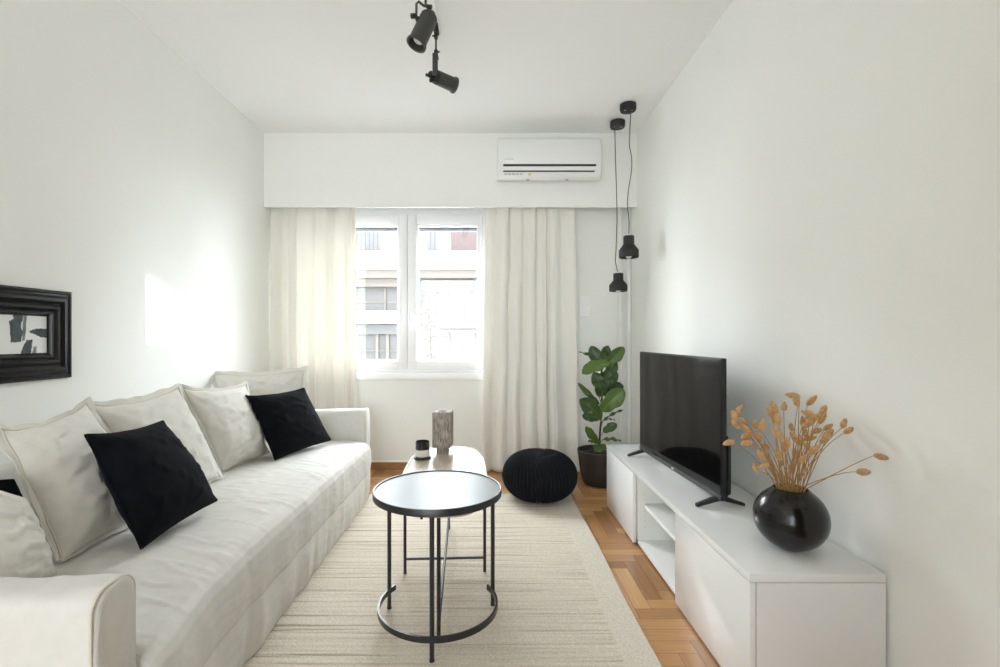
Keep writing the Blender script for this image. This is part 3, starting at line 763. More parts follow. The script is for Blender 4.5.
# ------------------------------------------------------------------ cushions
from mathutils.bvhtree import BVHTree
COLL = []
def add_collider(verts, faces, boundary=()):
    COLL.append((BVHTree.FromPolygons(verts, faces), set(boundary)))
def mesh_collider(o):
    w_ = world_loc(o); add_collider([v.co + w_ for v in o.data.vertices], [tuple(p.vertices) for p in o.data.polygons])
def resolve(p, eps=.006, reach=.13):
    for _ in range(3):
        moved = False
        for bv, bnd in COLL:
            loc, n, idx, dist = bv.find_nearest(p, reach)
            if loc is None or idx in bnd: continue
            if (p - loc).dot(n) < eps: p = loc + n * eps; moved = True
        if not moved: break
    return p
def cushion(label, corners, T, m, group, seed, flange=0.0, N=44, sag=.02, wr=1.0, pinch=.07):
    """corners TL, TR, BR, BL as 3D points; front side faces the viewer"""
    TL, TR, BR, BL = [Vector(c) for c in corners]
    nrm = (TR - TL + BR - BL).cross(TL - BL + TR - BR).normalized()
    if nrm.dot(Vector((0, 0, EYE)) - (TL + BR) / 2) < 0: nrm = -nrm
    W = ((TR - TL).length + (BR - BL).length) / 2
    rng = random.Random(seed); so = rng.random() * 50
    def mid(u, v):
        a = (u + 1) / 2; b = (v + 1) / 2
        return (BL * (1 - a) + BR * a) * (1 - b) + (TL * (1 - a) + TR * a) * b
    def shape(u, v):
        uu = u * (1 - pinch * (1 - v * v) * abs(u) ** 3); vv = v * (1 - pinch * (1 - u * u) * abs(v) ** 3)
        vv -= sag * 1.5 * (1 - u * u) * (1 if v > 0 else .2) * max(0, v)
        wav = .02 * fbm((u * 2, v * 2, so), 1.3, 2) * (1.6 if flange else .5)
        return mid(uu + wav, vv + wav * .8)
    def thick(u, v, side):
        a = max(0, 1 - abs(u) ** 2.4); b = max(0, 1 - abs(v) ** 2.4)
        base = T * (a * b) ** .62
        base *= 1 + .22 * -v * (1 - v * v)          # fuller at the bottom
        # corner creases
        w_ = 0
        for cu, cv in ((-1, -1), (1, -1), (1, 1), (-1, 1)):
            du, dv = u - cu, v - cv; dist = math.hypot(du, dv); ang = math.atan2(dv, du)
            w_ += math.sin(ang * 11 + so + cu * 2 + cv) * math.exp(-(dist / .6) ** 2) * min(1, dist * 3)
        env = min(1, a * b * 1.6)
        base += wr * env * (.008 * w_ + .008 * fbm((u * 1.1, v * 1.3, so + side * 9), .9, 2) + .0035 * fbm((u * 3 + v, v * 5 - u, so + side * 4), 1.4, 2))
        cr = 1 - abs(fbm((u * .9 + v * .5, v * 2.2 - u * .3, so + 5 + side), 1.25, 2)); base += wr * env * .011 * max(0, cr - .86) / .14
        return base
    bm = NB(); G = {}
    def coord(k):      # denser near the edges
        s = -1 + 2 * k / N; return math.sin(s * PI / 2) * .55 + s * .45
    for side in (1, -1):
        for i in range(N + 1):
            for j in range(N + 1):
                edge = i in (0, N) or j in (0, N)
                if side == -1 and edge: G[side, i, j] = G[1, i, j]; continue
                u, v = coord(i), coord(j)
                p = shape(u, v) + nrm * (0 if edge else side * max(.002, thick(u, v, side)))
                G[side, i, j] = bm.verts.new(resolve(p, .010 if edge else (.014 if side == 1 else .010)))
        for i in range(N):
            for j in range(N):
                q = (G[side, i, j], G[side, i + 1, j], G[side, i + 1, j + 1], G[side, i, j + 1])
                bm.faces.new(q if side == 1 else q[::-1])
    c = (BL + BR) / 2
    border = [(coord(i), -1) for i in range(N + 1)] + [(1, coord(j)) for j in range(1, N + 1)] + [(coord(i), 1) for i in range(N - 1, -1, -1)] + [(-1, coord(j)) for j in range(N - 1, 0, -1)]
    rim = [G[1, i, j].co.copy() for i, j in [(i, 0) for i in range(N + 1)] + [(N, j) for j in range(1, N + 1)] + [(i, N) for i in range(N - 1, -1, -1)] + [(0, j) for j in range(N - 1, 0, -1)]]; ctr = mid(0, 0)
    idx = {k: n for n, k in enumerate((i, j) for i in range(N + 1) for j in range(N + 1))}
    cv = [G[1, i, j].co.copy() for i in range(N + 1) for j in range(N + 1)]
    cf, cb = [], []
    for i in range(N):
        for j in range(N):
            q = (idx[i, j], idx[i + 1, j], idx[i + 1, j + 1], idx[i, j + 1])
            a = (cv[q[1]] - cv[q[0]]).cross(cv[q[3]] - cv[q[0]])
            if a.dot(nrm) < 0: q = q[::-1]
            if i in (0, N - 1) or j in (0, N - 1): cb.append(len(cf))
            cf.append(q)
    pending = (cv, cf, cb)
    o = obj('cushion', bm, m, origin=c, smooth=180)
    tag(o, label, 'cushion', group)
    if flange:
        bm = NB(); n = len(rim); inn, o1, o2, in2 = [], [], [], []
        for k, (p, (u, v)) in enumerate(zip(rim, border)):
            du = (TR - TL).normalized() * (u if abs(u) > .999 else 0) + (TL - BL).normalized() * (v if abs(v) > .999 else 0)
            du = du + (p - ctr).normalized() * .25
            wob = nrm * (.022 * fbm(p, 8, 2)); fl = flange * (1 + .5 * fbm(p, 9, 2))
            inn.append(bm.verts.new(p - du * .004 + nrm * .003)); po = resolve(p + du * fl + wob, .009); o1.append(bm.verts.new(po + nrm * .0022)); o2.append(bm.verts.new(po - nrm * .0022)); in2.append(bm.verts.new(p - du * .004 - nrm * .003))
        for A, B in ((inn, o1), (o1, o2), (o2, in2)):
            for k in range(n): bm.faces.new((A[k], A[(k + 1) % n], B[(k + 1) % n], B[k]))
        obj('flange', bm, M['linen_pillow'] if m is M['linen_pillow'] else m, o, smooth=50)
        bm = NB(); tube(bm, [p + nrm * .004 for p in rim], .0028, 6, closed=True)
        obj('piping', bm, M['piping'] if m is M['linen_pillow'] else m, o, smooth=180)
    else:
        bm = NB(); tube(bm, rim, .004, 6, closed=True); obj('seam', bm, m, o, smooth=180)
    add_collider(*pending)
    return o
BG, KG = 'beige back cushions along the sofa', 'black velvet cushions on the sofa'
A4 = lambda *q: [at(*p) for p in q]
for o_ in [o for o in bpy.data.objects if o.parent and o.parent.name == 'sofa' and o.name.split('.')[0] in ('seat', 'armrest', 'backrest')]: mesh_collider(o_)
cushion('beige flanged cushion farthest away, leaning against the far armrest', A4((213, 374, 3.30), (306, 369, 3.34), (310, 436, 3.22), (218, 448, 3.10)), .065, M['linen_pillow'], BG, 5, .022, pinch=.09)
cushion('beige flanged cushion just left of the farther black cushion', A4((182, 388, 2.50), (246, 384, 2.94), (268, 455, 2.94), (222, 473, 2.56)), .085, M['linen_pillow'], BG, 4, .013, pinch=.09)
cushion('beige flanged cushion just behind the nearer black cushion', A4((-1, 431, 1.53), (85, 404, 1.87), (149, 516, 1.92), (62, 564, 1.52)), .088, M['linen_pillow'], BG, 2, .015, pinch=.09)
cushion('beige flanged cushion right of the nearer black cushion, second in the row', A4((89, 405, 1.95), (178, 387, 2.42), (220, 478, 2.44), (161, 512, 2.03)), .082, M['linen_pillow'], BG, 3, .02, pinch=.10)
cushion('black cushion mostly hidden behind the cushion at the near armrest', A4((-105, 484, 1.32), (13, 480, 1.475), (38, 524, 1.475), (-60, 560, 1.28)), .016, M['velvet'], KG, 8, 0, wr=.4, pinch=.02)
cushion('beige cushion slumped against the near armrest', A4((-100, 446, 1.18), (27, 500, 1.40), (57, 574, 1.45), (-55, 640, 1.17)), .08, M['linen_pillow'], BG, 1, 0)
cushion('large black velvet cushion nearest the viewer on the sofa', A4((85, 435, 1.625), (163, 421, 1.965), (217, 500, 2.01), (141, 549, 1.595)), .085, M['velvet'], KG, 6, 0, wr=.5, pinch=.05)
cushion('smaller looking black velvet cushion toward the window end of the sofa', A4((245, 396, 2.82), (304, 388, 3.14), (331, 440, 3.28), (275, 460, 2.80)), .075, M['velvet'], KG, 7, 0, wr=.5, pinch=.05)

# ------------------------------------------------------------------ tables
def oval_table():
    cx, cy, hl, hw, zt = -.208, 2.345, .545, .200, .50
    yaw = math.radians(-2.6)
    t = thing('coffee_table', 'low oblong coffee table with pale top, tucked behind the round table', 'table', (cx, cy, 0))
    R = lambda x, y, z: Vector((cx + x * math.cos(yaw) + y * math.sin(yaw), cy - x * math.sin(yaw) + y * math.cos(yaw), z))
    n = 96
    def outline(off, z):
        pts = []
        for k in range(n):
            a = 2 * PI * k / n; e = 2 / 3.4
            x = (hw + off) * math.copysign(abs(math.cos(a)) ** e, math.cos(a)); y = (hl + off) * math.copysign(abs(math.sin(a)) ** (e * 1.15), math.sin(a))
            pts.append(R(x, y, z))
        return pts
    bm = NB(); A = [bm.verts.new(p) for p in outline(-.006, zt - .010)]; B = [bm.verts.new(p) for p in outline(-.006, zt - .004)]
    bm.faces.new(A); bm.faces.new(B[::-1])
    for k in range(n): bm.faces.new((A[k], A[(k + 1) % n], B[(k + 1) % n], B[k]))
    obj('tabletop', bm, M['veneer'], t)
    bm = NB(); loops = [[bm.verts.new(p) for p in outline(o, z)] for o, z in ((-.006, zt - .022), (0, zt - .022), (0, zt), (-.006, zt))]
    for A, B in zip(loops, loops[1:] + loops[:1]):
        for k in range(n): bm.faces.new((A[k], A[(k + 1) % n], B[(k + 1) % n], B[k]))
    rimm = mat('satin_rim', (.55, .54, .52), .25, metal=.8)
    tag(obj('rim', bm, rimm, t), 'pale satin metal rim')
    for x, y in ((-hw + .008, 0), (hw - .008, 0), (0, hl - .008), (0, -hl + .008)):
        bm = NB(); tube(bm, [R(x, y, .012), R(x, y, zt - .02)], .0075, 14); obj('leg', bm, M['black_metal'], t)
    bm = NB(); tube(bm, [R(-hw + .01, 0, .08), R(hw - .01, 0, .08)], .006, 12); obj('stretcher', bm, M['black_metal'], t)
    bm = NB(); tube(bm, [R(0, -hl + .01, .08), R(0, hl - .01, .08)], .0062, 12); obj('stretcher', bm, M['black_metal'], t)
    return R
ovR = oval_table()

def round_table():
    cx, cy, r, zt = -.200, 1.935, .254, .551
    t = thing('side_table', 'round black metal side table with mirrored top, nearest the viewer', 'table', (cx, cy, 0))
    bm = NB(); lathe(bm, [(0, zt - .012), (r - .006, zt - .012), (r - .006, zt - .005), (0, zt - .005)], (cx, cy, 0), 96); tag(obj('tabletop', bm, M['mirror'], t), 'pale mirrored glass top')
    bm = NB(); lathe(bm, [(r - .007, zt - .016), (r - .007, zt - .001), (r - .005, zt), (r - .001, zt), (r, zt - .002), (r, zt - .026), (r - .004, zt - .028), (r - .03, zt - .028), (r - .03, zt - .018), (r - .007, zt - .018)], (cx, cy, 0), 96); obj('rim', bm, M['black_metal'], t)
    legs = [(-.414, 2.035), (.020, 2.06), (-.197, cy - .232)]
    rc, ry, rr = -.197, 1.925, .232
    for x, y in legs:
        bm = NB(); tube(bm, [(x, y, .012), (x, y, zt - .022)], .0085, 16); l = obj('leg', bm, M['black_metal'], t)
        bm = NB(); lathe(bm, [(0, .0115), (.0095, .0115), (.0095, .018), (0, .018)], (x, y, 0), 14); obj('foot_pad', bm, M['black_matte'], l)
    # open base ring, open at the back
    pts = []
    for k in range(61):
        a = math.radians(147 + (393 - 147) * k / 60); pts.append(Vector((rc + rr * math.cos(a), ry + rr * math.sin(a), .093)))
    bm = NB(); rows = []
    for i, p in enumerate(pts):
        d = (p - Vector((rc, ry, .093))).normalized()
        rows.append([bm.verts.new(p + d * a + Vector((0, 0, b))) for a, b in ((-.004, -.011), (.004, -.011), (.004, .011), (-.004, .011))])
    for A, B in zip(rows, rows[1:]):
        for k in range(4): bm.faces.new((A[k], A[(k + 1) % 4], B[(k + 1) % 4], B[k]))
    bm.faces.new(rows[0]); bm.faces.new(rows[-1][::-1]); obj('base_ring', bm, M['black_metal'], t, smooth=40)
    # little latch under the front of the rim
    bm = NB(); cyl(bm, (cx - .035, cy - r + .035, zt - .045), (cx - .035, cy - r + .035, zt - .026), .005, 10); vbox(bm, cx - .045, cx - .025, cy - r + .03, cy - r + .04, zt - .033, zt - .026); obj('latch', bm, M['black_metal'], t)
round_table()

# square stone vase
def stone_vase():
    c = at(443, 452, 2.74); c.z = .5; z = .4965
    t = thing('stone_vase', 'square grey-brown stone vase on a narrow foot on the oblong table', 'vase', (c.x, c.y, z))
    a = math.radians(40); hw = .0515
    def sq(h, zz, bm, nn=1):
        return [bm.verts.new((c.x + h * 1.41421 * math.cos(a + PI / 2 * k + PI / 4 - PI / 4), c.y + h * 1.41421 * math.sin(a + PI / 2 * k), zz)) for k in range(4)]
    bm = NB(); z0, z1 = z + .038, z + .235
    A = sq(hw, z0, bm); B = sq(hw, z1, bm); bm.faces.new(A[::-1])
    for k in range(4): bm.faces.new((A[k], A[(k + 1) % 4], B[(k + 1) % 4], B[k]))
    n = 32; ring = [bm.verts.new((c.x + .026 * math.cos(2 * PI * k / n + a), c.y + .026 * math.sin(2 * PI * k / n + a), z1)) for k in range(n)]
    low = [bm.verts.new((v.co.x, v.co.y, z1 - .15)) for v in ring]
    for k in range(4):
        seg = [ring[(k * 8 + q) % n] for q in range(9)]
        bm.faces.new([B[k], B[(k + 1) % 4]] + seg[::-1])
    for k in range(n): bm.faces.new((ring[k], ring[(k + 1) % n], low[(k + 1) % n], low[k]))
    bm.faces.new(low)
    bmesh.ops.bevel(bm, geom=[e for e in bm.edges if len(e.link_faces) == 2 and all(v in A + B for v in e.verts)], offset=.003, segments=2, affect='EDGES')
    obj('body', bm, M['stone'], t, smooth=30)
    bm = NB(); A = sq(.030, z, bm); B = sq(.030, z0 + .001, bm); bm.faces.new(A[::-1]); bm.faces.new(B)
    for k in range(4): bm.faces.new((A[k], A[(k + 1) % 4], B[(k + 1) % 4], B[k]))
    obj('foot', bm, M['stone'], t, smooth=30)
stone_vase()

def candle():
    c = at(422.5, 458, 2.61); x, y, z = c.x, c.y, .4965
    bm = NB(); lathe(bm, [(0, z), (.043, z), (.046, z + .002), (.046, z + .006), (.044, z + .008), (0, z + .008)], (x, y, 0), 40)
    tag(obj('coaster', bm, M['black_matte'], origin=(x, y, z)), 'round black coaster under the candle', 'coaster')
    z += .0083; t = thing('candle', 'black jar candle with cream label on a coaster', 'candle', (x, y, z))
    r = .037
    bm = NB(); lathe(bm, [(0, z), (r - .002, z), (r, z + .002), (r, z + .084), (r - .002, z + .086), (r - .005, z + .084), (r - .005, z + .062), (0, z + .062)], (x, y, 0), 48); obj('jar', bm, M['candle_glass'], t)
    bm = NB(); lathe(bm, [(r + .0006, z + .006), (r + .0006, z + .042), (r - .0005, z + .042), (r - .0005, z + .006), (r + .0006, z + .006)], (x, y, 0), 48); tag(obj('label_band', bm, M['candle_label'], t), 'cream paper label')
    bm = NB(); lathe(bm, [(0, z + .0622), (r - .0055, z + .0622), (r - .0055, z + .066), (0, z + .066)], (x, y, 0), 40); obj('wax', bm, M['wax'], t)
    bm = NB(); cyl(bm, (x, y, z + .066), (x, y, z + .078), .0014, 8); obj('wick', bm, M['wick'], t)
candle()

# ------------------------------------------------------------------ knitted pouf
def pouf():
    cx, cy, R, H = .368, 3.46, .252, .312
    NA, NP = 480, 110; ribs = 56; bm = NB(); rows = []
    for j in range(NP + 1):
        ph = -PI / 2 + PI * j / NP
        cz, cr = math.sin(ph), math.cos(ph)
        rr = R * (abs(cr) ** .80); z = H / 2 + H / 2 * math.copysign(abs(cz) ** .95, cz)
        if z < .02: z = max(z, .0) 
        if cz > .93: z -= .03 * (cz - .93) / .07
        row = []
        for i in range(NA):
            th = 2 * PI * i / NA; tw = th + .35 * max(0, cz) ** 3
            s = abs(math.sin(tw * ribs / 2)) ** .7
            plait = abs(math.sin(ph * 34 + (1 if math.sin(tw * ribs / 2) > 0 else -1) * .6 + 4 * abs(((tw * ribs / (2 * PI)) % 1) - .5)))
            h = (.017 * s + .006 * plait * s) * min(1, cr * 2.5)
            lum = 1 + .012 * fbm((math.cos(th) * 1.5, math.sin(th) * 1.5, z * 4), 2, 2)
            r2 = rr * lum + h - .006
            row.append(bm.verts.new((cx + max(r2, .0005) * math.cos(th), cy + max(r2, .0005) * math.sin(th), max(z + h * cz * .8, 0.0) + .013 )))
        rows.append(row)
    for A, B in zip(rows, rows[1:]):
        for i in range(NA): bm.faces.new((A[i], A[(i + 1) % NA], B[(i + 1) % NA], B[i]))
    o = obj('pouf', bm, M['knit'], origin=(cx, cy, 0.012), smooth=180)
    tag(o, 'round black knitted pouf on the rug edge before the curtain', 'pouf')
    bm = NB(); lathe(bm, [(0, H - .014), (.018, H - .016), (.02, H - .022), (.0, H - .03)], (cx, cy, .013), 20); obj('drawstring_knot', bm, M['knit'], o)
pouf()

# ------------------------------------------------------------------ fig plant
def fig():
    cx, cy = .868, 3.80
    t = thing('potted_fig_plant', 'fiddle leaf fig in a dark round pot beyond the television cabinet', 'plant', (cx, cy, 0))
    bm = NB(); lathe(bm, [(0, .002), (.095, .002), (.112, .006), (.124, .02), (.136, .07), (.150, .15), (.160, .21), (.1655, .25), (.1665, .266), (.163, .271), (.157, .268), (.151, .245), (.149, .22), (0, .22)], (cx, cy, 0), 64)
    obj('pot', bm, M['pot'], t)
    bm = NB(); lathe(bm, [(0, .247), (.07, .243), (.13, .237), (.148, .230), (.148, .221), (0, .221)], (cx, cy, 0), 40)
    for v in bm.verts:
        if v.co.z > .226: v.co.z += .008 * fbm(v.co, 25, 2)
    obj('soil', bm, M['soil'], t)
    P = [at(599, 448, cy), at(600, 432, cy), at(601.5, 415, cy), at(602, 395, cy), at(602, 375, cy), at(602, 358, cy)]
    P[0].z = .232
    bm = NB(); tube(bm, P, [.009, .008, .0075, .007, .006, .004], 12); tr = obj('trunk', bm, M['bark'], t)
    # foliage: each leaf from stem point to tip, with width
    bm = NB(); uvl = bm.loops.layers.uv.new('UVMap'); tn = bm.verts.layers.float.new('tone')
    def ptube(pts, r, seg):
        before = set(bm.verts); tube(bm, pts, r, seg)
        for v in bm.verts:
            if v not in before: v[tn] = .55
    stemx = lambda py: 601 + (0 if py < 430 else -1)
    def leaf(bpx, bpy_, tpx, tpy, width, dyb, dyt, tone, normal, curl=.25, fold=.15):
        b = at(bpx, bpy_, cy + dyb); tip = at(tpx, tpy, cy + dyt)
        ax = tip - b; L = ax.length; ax.normalize()
        nr = Vector(normal); nr = (nr - ax * nr.dot(ax)).normalized(); sd = ax.cross(nr).normalized()
        NL, NW = 18, 10; g = []
        for i in range(NL + 1):
            s = i / NL
            prof = (math.sin(PI * min(1, s ** .82)) ** .62) * (.62 + .48 * s) if 0 < s < 1 else 0
            prof *= (1 - .18 * math.exp(-((s - .38) / .12) ** 2))
            hw = width * .5 * prof + .0008
            row = []
            for j in range(NW + 1):
                q = -1 + 2 * j / NW
                wav = .006 * math.sin(s * 17 + q * 2 + tpx) * abs(q)
                p = b + ax * (L * s) + sd * (hw * q) + nr * (fold * hw * abs(q) ** 1.4 + wav - curl * L * (s - .5) ** 2 + curl * L * .25)
                vt = bm.verts.new(p); vt[tn] = tone; row.append(vt)
            g.append(row)
        for i in range(NL):
            for j in range(NW):
                f = bm.faces.new((g[i][j], g[i][j + 1], g[i + 1][j + 1], g[i + 1][j]))
                for l, (ii, jj) in zip(f.loops, ((i, j), (i, j + 1), (i + 1, j + 1), (i + 1, j))):
                    l[uvl].uv = (-1 + 2 * jj / NW, ii / NL)
        sp = at(stemx(bpy_), min(446, bpy_ + 6), cy)
        ptube([sp, (sp + b) / 2 + Vector((0, 0, .004)), b + ax * .004], .0028, 8)
    U = (0, -.35, 1); FV = (0, -1, .35)
    # big leaves from the bottom up, read off the plant's silhouette
    leaf(602, 440, 621, 441, .06, -.02, .03, .35, (0, -.4, 1))
    leaf(600, 444, 609, 452, .07, -.03, -.10, .25, (0, -.5, .9))
    leaf(597, 443, 588, 441, .05, 0, .02, .3, (0, -.4, 1))
    leaf(600, 446, 596, 452, .10, -.02, -.12, .35, (.1, -.6, .8))
    leaf(599, 444, 586, 426, .085, -.02, -.08, .62, (-.6, -.6, .45), .15)
    leaf(603, 432, 617, 424, .085, -.02, -.05, .22, (.1, -.8, .55))
    leaf(603, 420, 615, 420, .03, 0, .03, .2, (0, -.25, 1))
    leaf(603, 421, 623, 410, .04, .0, .05, .25, (.0, -.2, 1))
    leaf(600, 418, 582, 416, .10, -.03, -.09, .2, (-.15, -.9, .35))
    leaf(602, 417, 580, 399, .155, -.02, -.08, .22, (-.35, -.85, .35), .2)
    leaf(600, 405, 578, 383, .055, 0, .03, .42, (-.75, -.3, .55), .1)
    leaf(601, 411, 624, 389, .165, -.05, -.11, .62, (.25, -.85, .45), .25, .28)
    leaf(602, 395, 623, 385, .13, .03, .08, .15, (.1, -.7, .6))
    leaf(599, 397, 604, 372, .16, .0, .02, .18, (.1, -1, .1))
    leaf(603, 388, 614, 368, .16, .03, .05, .2, (.15, -.95, .15))
    leaf(603, 392, 594, 372, .12, -.03, -.05, .2, (-.25, -.9, .2))
    leaf(604, 380, 616, 360, .11, -.01, .0, .18, (.2, -.9, .2))
    leaf(610, 362, 582, 374, .14, -.06, -.16, .72, (-.15, -.7, .7), .25, .28)
    leaf(602, 362, 579, 352, .045, .02, .06, .3, (-.2, -.35, .9))
    leaf(601, 368, 591, 346, .12, .02, .04, .15, (-.2, -.95, .1))
    leaf(600, 362, 609, 346, .10, .01, .05, .2, (.2, -.95, .2))
    leaf(604, 367, 624, 347, .12, .0, -.02, .45, (.35, -.85, .35), .2, .3)
    me_o = obj('foliage', bm, M['leaf'], t, smooth=180, recalc=False)
    md = me_o.modifiers.new('thick', 'SOLIDIFY'); md.thickness = .0012
fig()

# ------------------------------------------------------------------ TV cabinet
def cabinet():
    x0, x1, ya, yb, zt = .803, 1.222, 1.487, 3.287, .4225
    t = thing('tv_cabinet', 'long low white television cabinet along the right wall', 'cabinet', ((x0 + x1) / 2, (ya + yb) / 2, 0))
    bm = NB(); vbox(bm, x0, x1, ya, yb, zt - .026, zt, .0015, 2); obj('top_panel', bm, M['lacquer'], t)
    z1 = zt - .0285; zb = .014; xs = x0 + .022
    for y in (ya + .0015, yb - .0195):
        bm = NB(); vbox(bm, xs, x1, y, y + .018, zb, z1, .0012, 1); obj('side_panel', bm, M['lacquer'], t)
    m1, m2 = ya + .6, ya + 1.2
    for y in (m1, m2):
        bm = NB(); vbox(bm, xs, x1 - .01, y - .016, y + .016, zb, z1, .001, 1)
        # shelf pin holes as tiny plugs
        dv = obj('divider', bm, M['white_melamine'], t)
        for zz in [zb + .09 + k * .03 for k in range(7)] if y == m2 else []:
            for xx in (xs + .04, xs + .3):
                bm = NB(); cyl(bm, (xx, y - .0163, zz), (xx, y - .0158, zz), .0025, 8); obj('pin_hole', bm, M['ac_print'], dv)
    bm = NB(); vbox(bm, xs, x1, ya + .02, yb - .02, zb, zb + .018); obj('bottom_panel', bm, M['white_melamine'], t)
    bm = NB(); vbox(bm, x1 - .008, x1, ya + .02, yb - .02, zb, z1); obj('back_panel', bm, M['white_melamine'], t)
    bm = NB(); vbox(bm, xs + .03, x1 - .01, m1 + .017, m2 - .017, .215, .233, .001, 1); obj('shelf', bm, M['white_melamine'], t)
    for a, b in ((ya + .002, m1 - .0015), (m2 + .0015, yb - .002)):
        bm = NB(); vbox(bm, x0 + .001, x0 + .019, a, b, zb - .004, z1, .0015, 2); obj('door', bm, M['lacquer'], t)
    for y in (ya + .1, m1 + .1, m2 + .1, yb - .1):
        for xx in (x0 + .08, x1 - .06):
            bm = NB(); cyl(bm, (xx, y, 0), (xx, y, zb), .02, 16); obj('foot', bm, M['black_matte'], t)
cabinet()
ZCAB = .4225

# ------------------------------------------------------------------ television
def tv():
    P0, P1 = Vector((.940, 3.005, 0)), Vector((.984, 2.045, 0))        # far and near ends of the front face
    d = (P1 - P0).normalized(); L = (P1 - P0).length; n = Vector((d.y, -d.x, 0)).normalized()
    if n.x > 0: n = -n                                              # front normal, towards the sofa
    z0, z1 = .456, 1.060
    t = thing('television', 'black flat screen television standing on the white cabinet', 'television', ((P0 + P1) / 2 + Vector((0, 0, ZCAB))))
    def slab(bm, a0, a1, f, bk, za, zb_, bev=.002):
        """a along d from P0, f/bk depth behind the front face"""
        vb = bmesh.ops.create_cube(bm, size=1)['verts']
        for v in vb:
            a = a0 + (v.co.x + .5) * (a1 - a0); q = f + (v.co.y + .5) * (bk - f); z = za + (v.co.z + .5) * (zb_ - za)
            p = P0 + d * a - n * q; v.co = Vector((p.x, p.y, z))
        if bev: bmesh.ops.bevel(bm, geom=list({e for v in vb for e in v.link_edges}), offset=bev, segments=2, affect='EDGES')
    bm = NB(); slab(bm, 0, L, .0, .024, z0, z1, .003); obj('panel_housing', bm, M['tv_black'], t)
    bm = NB(); slab(bm, .008, L - .008, -.0012, .001, z0 + .024, z1 - .008, 0); obj('screen', bm, M['screen'], t, smooth=0)
    bm = NB(); slab(bm, 0, L, -.0015, .001, z0, z0 + .022, .0008); bz = obj('lower_bezel', bm, mat('tv_bezel', (.035, .035, .037), .35), t)
    bm = NB(); slab(bm, L * .5 - .012, L * .5 + .012, -.0022, -.001, z0 + .007, z0 + .015, 0); obj('logo', bm, mat('tv_logo_silver', (.7, .7, .7), .3), bz, smooth=0)
    bm = NB(); slab(bm, .06, L - .012, .024, .055, z0 + .01, z0 + .27, .012); obj('rear_cover', bm, M['black_matte'], t)
    for a in (.045, L - .04):
        bm = NB(); c = P0 + d * a - n * .016
        for sgn in (1, -1):
            top = c + Vector((0, 0, z0 + .004)); ft = c + n * (.105 * sgn) + d * .015 * 0; ft.z = ZCAB + .006
            rows = []
            for s in (0, .35, .9, 1):
                p = top.lerp(ft, s); wd = .028 - .010 * s; th = .020 - .008 * s
                rows.append([bm.verts.new(p + d * e * wd + Vector((0, 0, f * th))) for e, f in ((-.5, -.45), (.5, -.45), (.5, .55), (-.5, .55))])
            for A, B in zip(rows, rows[1:]):
                for k in range(4): bm.faces.new((A[k], A[(k + 1) % 4], B[(k + 1) % 4], B[k]))
            bm.faces.new(rows[0]); bm.faces.new(rows[-1][::-1])
        for v in bm.verts: v.co.z = max(v.co.z, ZCAB + .0005)
        obj('foot', bm, M['black_matte'], t, smooth=40)
tv()

